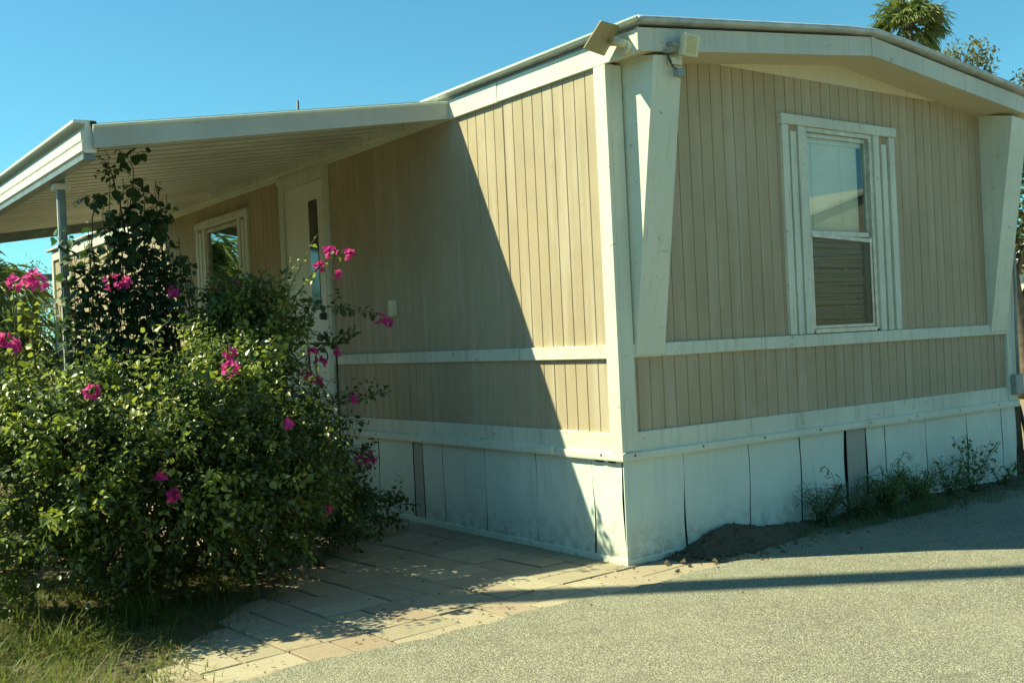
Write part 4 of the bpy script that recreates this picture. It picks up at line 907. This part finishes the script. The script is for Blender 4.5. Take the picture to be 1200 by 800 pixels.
tree('olive_tree', 'sparse dusty tree just right of the palm above the roof', 'tree', (22.1, 10.55, 0), 6.6, .16, [((0, 0, 7.75), (.75, .75, .95), 2000), ((-.35, .3, 6.4), (.7, .7, .8), 1200), ((.4, -.3, 6.0), (.6, .6, .8), 350)], 0, .15, OLIVE, .4)
tree('olive_tree', 'dusty tree top at the right edge above the roof slope', 'tree', (22.9, 9.1, 0), 5.8, .16, [((.3, -.2, 6.95), (.9, .9, .95), 1700), ((.7, -.5, 5.6), (1.0, 1.0, .9), 600)], 0, .15, OLIVE, .4)
tree('shade_tree', 'leaning grey trunk tree standing beyond the right corner of the home', 'tree', (13.0, 4.45, 0), 3.2, .17, [((.2, -.1, 3.2), (1.2, 1.2, 1.0), 4200), ((-.3, .4, 4.2), (1.1, 1.1, .8), 2600), ((.5, -.4, 2.35), (.8, .8, .55), 1600)], 0, .10, TREEM, .5, lean=(-.45, .1))
for i, (x, y, r) in enumerate(((17.5, 6.9, .9), (19.3, 7.2, 1.1))):
    tree('garden_bush', ('low bushy green shrub behind the leaning trunk', 'broad green shrub farther off beside the white house')[i], 'shrub', (x, y, 0), .7, .06, [((0, 0, .6), (r, r, .6), 1400)], 0, .12, TREEM, .6)
hb = empty('white_house', (34, 13.5, 0), 'pale stucco house far off behind the leaning tree', 'house')
MB().box(31, 38, 11, 17, 0, 3).build('wall', STUCCO, hb); MB().prism([(30.6, 3.0), (38.4, 3.0), (34.5, 4.2)], 'y', 10.7, 17.3).build('roof', METAL, hb)
MB().box(32, 33.2, 10.95, 10.998, 1, 2.2).build('window', BLACKG, hb); MB().box(30.95, 30.998, 12.2, 13.4, 1, 2.2).build('window', BLACKG, hb)
pw = empty('wood_post', (4.62, .1, 0), 'dark weathered board leaning beside the far corner of the skirting', 'post')
MB().hexa([(4.34, .02, 0), (4.46, .02, 0), (4.46, .05, 0), (4.34, .05, 0), (4.30, .02, .64), (4.40, .02, .62), (4.40, .05, .62), (4.30, .05, .64)]).build('board', BROWN, pw, .004)
MB().tube([(4.5, -.02, 0), (4.47, 0, .3), (4.41, .03, .6)], [.022, .018, .014], 7).build('branch', BROWN, pw, 0, True)
# left background behind the awning
fan_palm('palm_tree', 'low drooping fan palm seen under the awning at the left edge', (-1.55, 12.9, 0), 2.35, .22, 1.8, 46, PALMM, -.9)
tree('background_tree', 'tall leafy tree behind the drooping palm at the left', 'tree', (-1.5, 19, 0), 2.2, .15, [((0, 0, 2.0), (1.6, 1.2, .9), 2200), ((1.0, .4, 1.2), (1.2, 1, 1.0), 1500)], 0, .13, TREEM, .5)
for i, (x, y, z, r) in enumerate(((-1.75, 9.2, 1.0, .85), (-2.55, 10.0, 1.25, 1.0), (-.6, 14.5, 1.1, 1.0), (-3.0, 6.6, .6, .6))):
    tree('garden_bush', ('rounded green shrub beside the far end of the home', 'green shrub at the left edge behind the flowers', 'yellow green shrub behind the far corner post', 'low shrub behind the flowering bush near the awning post')[i], 'shrub', (x, y, 0), .6, .05, [((0, 0, z), (r, r, z), 2000)], 0, .08, (TREEM, TREEM, LEAFY, LEAF)[i], .55)
ng = empty('carport', (1.0, 21, 0), 'blue green flat carport roof seen between palm and home', 'carport')
MB().hexa([(-.6, 19.5, 3.05), (3.8, 19.5, 3.12), (3.8, 24, 3.4), (-.6, 24, 3.3), (-.6, 19.5, 3.17), (3.8, 19.5, 3.24), (3.8, 24, 3.52), (-.6, 24, 3.42)]).build('roof', SHADEM, ng)
for x, y in ((-.5, 19.6), (3.7, 19.6), (-.5, 23.9), (3.7, 23.9)): MB().box(x-.05, x+.05, y-.05, y+.05, 0, 3.2).build('post', POSTM, ng)
# across the road and left: what the windows mirror, then added light blockers
nh = empty('neighbour_home', (20, -16, 0), 'pale neighbour home across the road with a white sloping roof edge', 'mobile home')
nw = MB(); nw.prism([(14.6, 0), (26, 0), (26, 3.15), (20.3, 4.75), (14.6, 3.15)], 'y', -24, -12.2); nw.build('wall', NWALL, nh)
for a, b, za, zb in ((14.1, 20.3, 3.05, 4.83), (20.3, 26.5, 4.83, 3.05)): MB().prism([(a, za), (b, zb), (b, zb+.08), (a, za+.08)], 'y', -24.3, -12.08).build('roof', WHITE, nh)
for x in (15.6, 18.4, 22):
    f_ = MB().box(x, x+1.2, -12.21, -12.15, 1.5, 2.9).build('window', BLACKG, nh)
    MB().box(x-.09, x, -12.19, -12.13, 1.4, 3.0).build('frame', TRIM, f_); MB().box(x+1.2, x+1.29, -12.19, -12.13, 1.4, 3.0).build('frame', TRIM, f_)
for i, (x, y) in enumerate(((-6.5, 24), (-11, 27), (-4.5, 33))):
    tree('shade_tree', ('bushy tree left of the drive, mirrored in the side window', 'wide tree farther left, mirrored in the side window', 'far tall tree mirrored in the side window')[i], 'tree', (x, y, 0), 2.6, .2, [((0, 0, 2.4), (1.7, 1.7, 1.3), 1500)], 0, .2, TREEM, .55)
for i, (x, y) in enumerate(((-9.2, 1.5), (-9.8, 5.2), (-9.0, 9.0), (-9.6, 13.2))):  # unseen row added to cut sky light from the left
    tree('left_blocker_tree', ('unseen dense tree added to block sky light beyond the utility pole, nearest the road', 'unseen dense tree added to block sky light, second from the road in the left row', 'unseen dense tree added to block sky light, third from the road in the left row', 'unseen dense tree added to block sky light, last in the left row')[i], 'tree', (x, y, 0), 2.2, .16, [((0, 0, 2.0), (1.7, 2.0, 1.7), 2600)], 0, .26, TREEM, .6)
ln = MB().box(-16, -12.5, -4, 18, 0, 3.4); lh = empty('neighbour_home', (-14, 7, 0), 'unseen grey green home added behind the row of trees to block sky light', 'mobile home'); ln.build('wall', NWALL, lh); MB().box(-16.3, -12.2, -4.3, 18.3, 3.402, 3.6).build('roof', STUCCO, lh)  # unseen home added as a further light blocker on the left
for i, (x, y) in enumerate(((-13, -10.5), (-7.5, -12), (-1.5, -11.5), (4.5, -12.5))):  # unseen trees added to cut the low sky over the road
    tree('road_blocker_tree', ('unseen broad tree added across the road to cut low sky, farthest left', 'unseen broad tree added across the road to cut low sky, second from left', 'unseen broad tree added across the road to cut low sky, facing the home corner', 'unseen broad tree added across the road to cut low sky, beside the neighbour home')[i], 'tree', (x, y, 0), 3.0, .2, [((0, 0, 3.2), (2.6, 2.0, 2.6), 3000)], 0, .34, TREEM, .6)
for i, y in enumerate((3.3, 4.7, 6.1, 7.6)):  # unseen shrubs added to shade the patio and cut bounce light
    tree('blocker_shrub', ('unseen tall shrub added to shade the patio, just behind the flowering bush', 'unseen tall shrub added to shade the patio, second behind the bush', 'unseen tall shrub added to shade the patio, third behind the bush', 'unseen tall shrub added to shade the patio, at the far end of the awning')[i], 'shrub', (-3.6, y, 0), 1.0, .06, [((0, 0, 1.3), (.7, .8, 1.2), 3000)], 0, .09, TREEM, .6)
up_ = empty('utility_pole', (-5.2, 3.13, 0), 'round wooden utility pole standing left of the bush', 'utility pole')
MB().tube([(-5.2, 3.13, 0), (-5.2, 3.13, 11)], [  .135, .125], 16).build('shaft', BARK, up_, 0, True)
# farther homes and trees beyond the far side
fh = empty('mobile_home', (27, 22, 0), 'cream mobile home with a grey roof standing well behind the tan one', 'mobile home')
MB().box(25, 29, 15, 30, 0, 3.0).build('wall', STUCCO, fh); MB().prism([(24.7, 3.0), (29.3, 3.0), (27, 3.5)], 'y', 14.7, 30.3).build('roof', METAL, fh)
for y in (17, 22, 27): MB().box(24.95, 24.998, y, y+1.2, 1.2, 2.4).build('window', BLACKG, fh)
for i, (x, y, s_) in enumerate(((40, 9, 1.5), (47, 19, 1.8), (44, 0, 1.6), (33, 34, 1.9), (55, 8, 2.2))):
    tree('shade_tree', ('round shade tree past the white house', 'wide shade tree far behind the white house', 'round tree beyond the road bend, nearest the asphalt', 'tall tree behind the cream mobile home', 'big distant tree farthest from the road')[i], 'tree', (x, y, 0), 2.5, .2, [((0, 0, 3.2), (1.7*s_, 1.7*s_, 1.35*s_), 1900)], 0, .30, TREEM, .6)

for i, (x, y, z, r) in enumerate(((.35, 15.6, 1.5, .9), (.9, 18.6, 1.9, 1.3), (-2.9, 13.2, 1.5, 1.2))):
    tree('background_tree', ('low feathery green tree between the palm and the far end of the home', 'soft green tree farther behind the palm under the awning', 'soft green tree at the left edge behind the pink flowers')[i], 'tree', (x, y, 0), z*.8, .08, [((0, 0, z), (r, r, z*.85), 3600)], 0, .10, (OLIVE, TREEM, OLIVE)[i], .3)
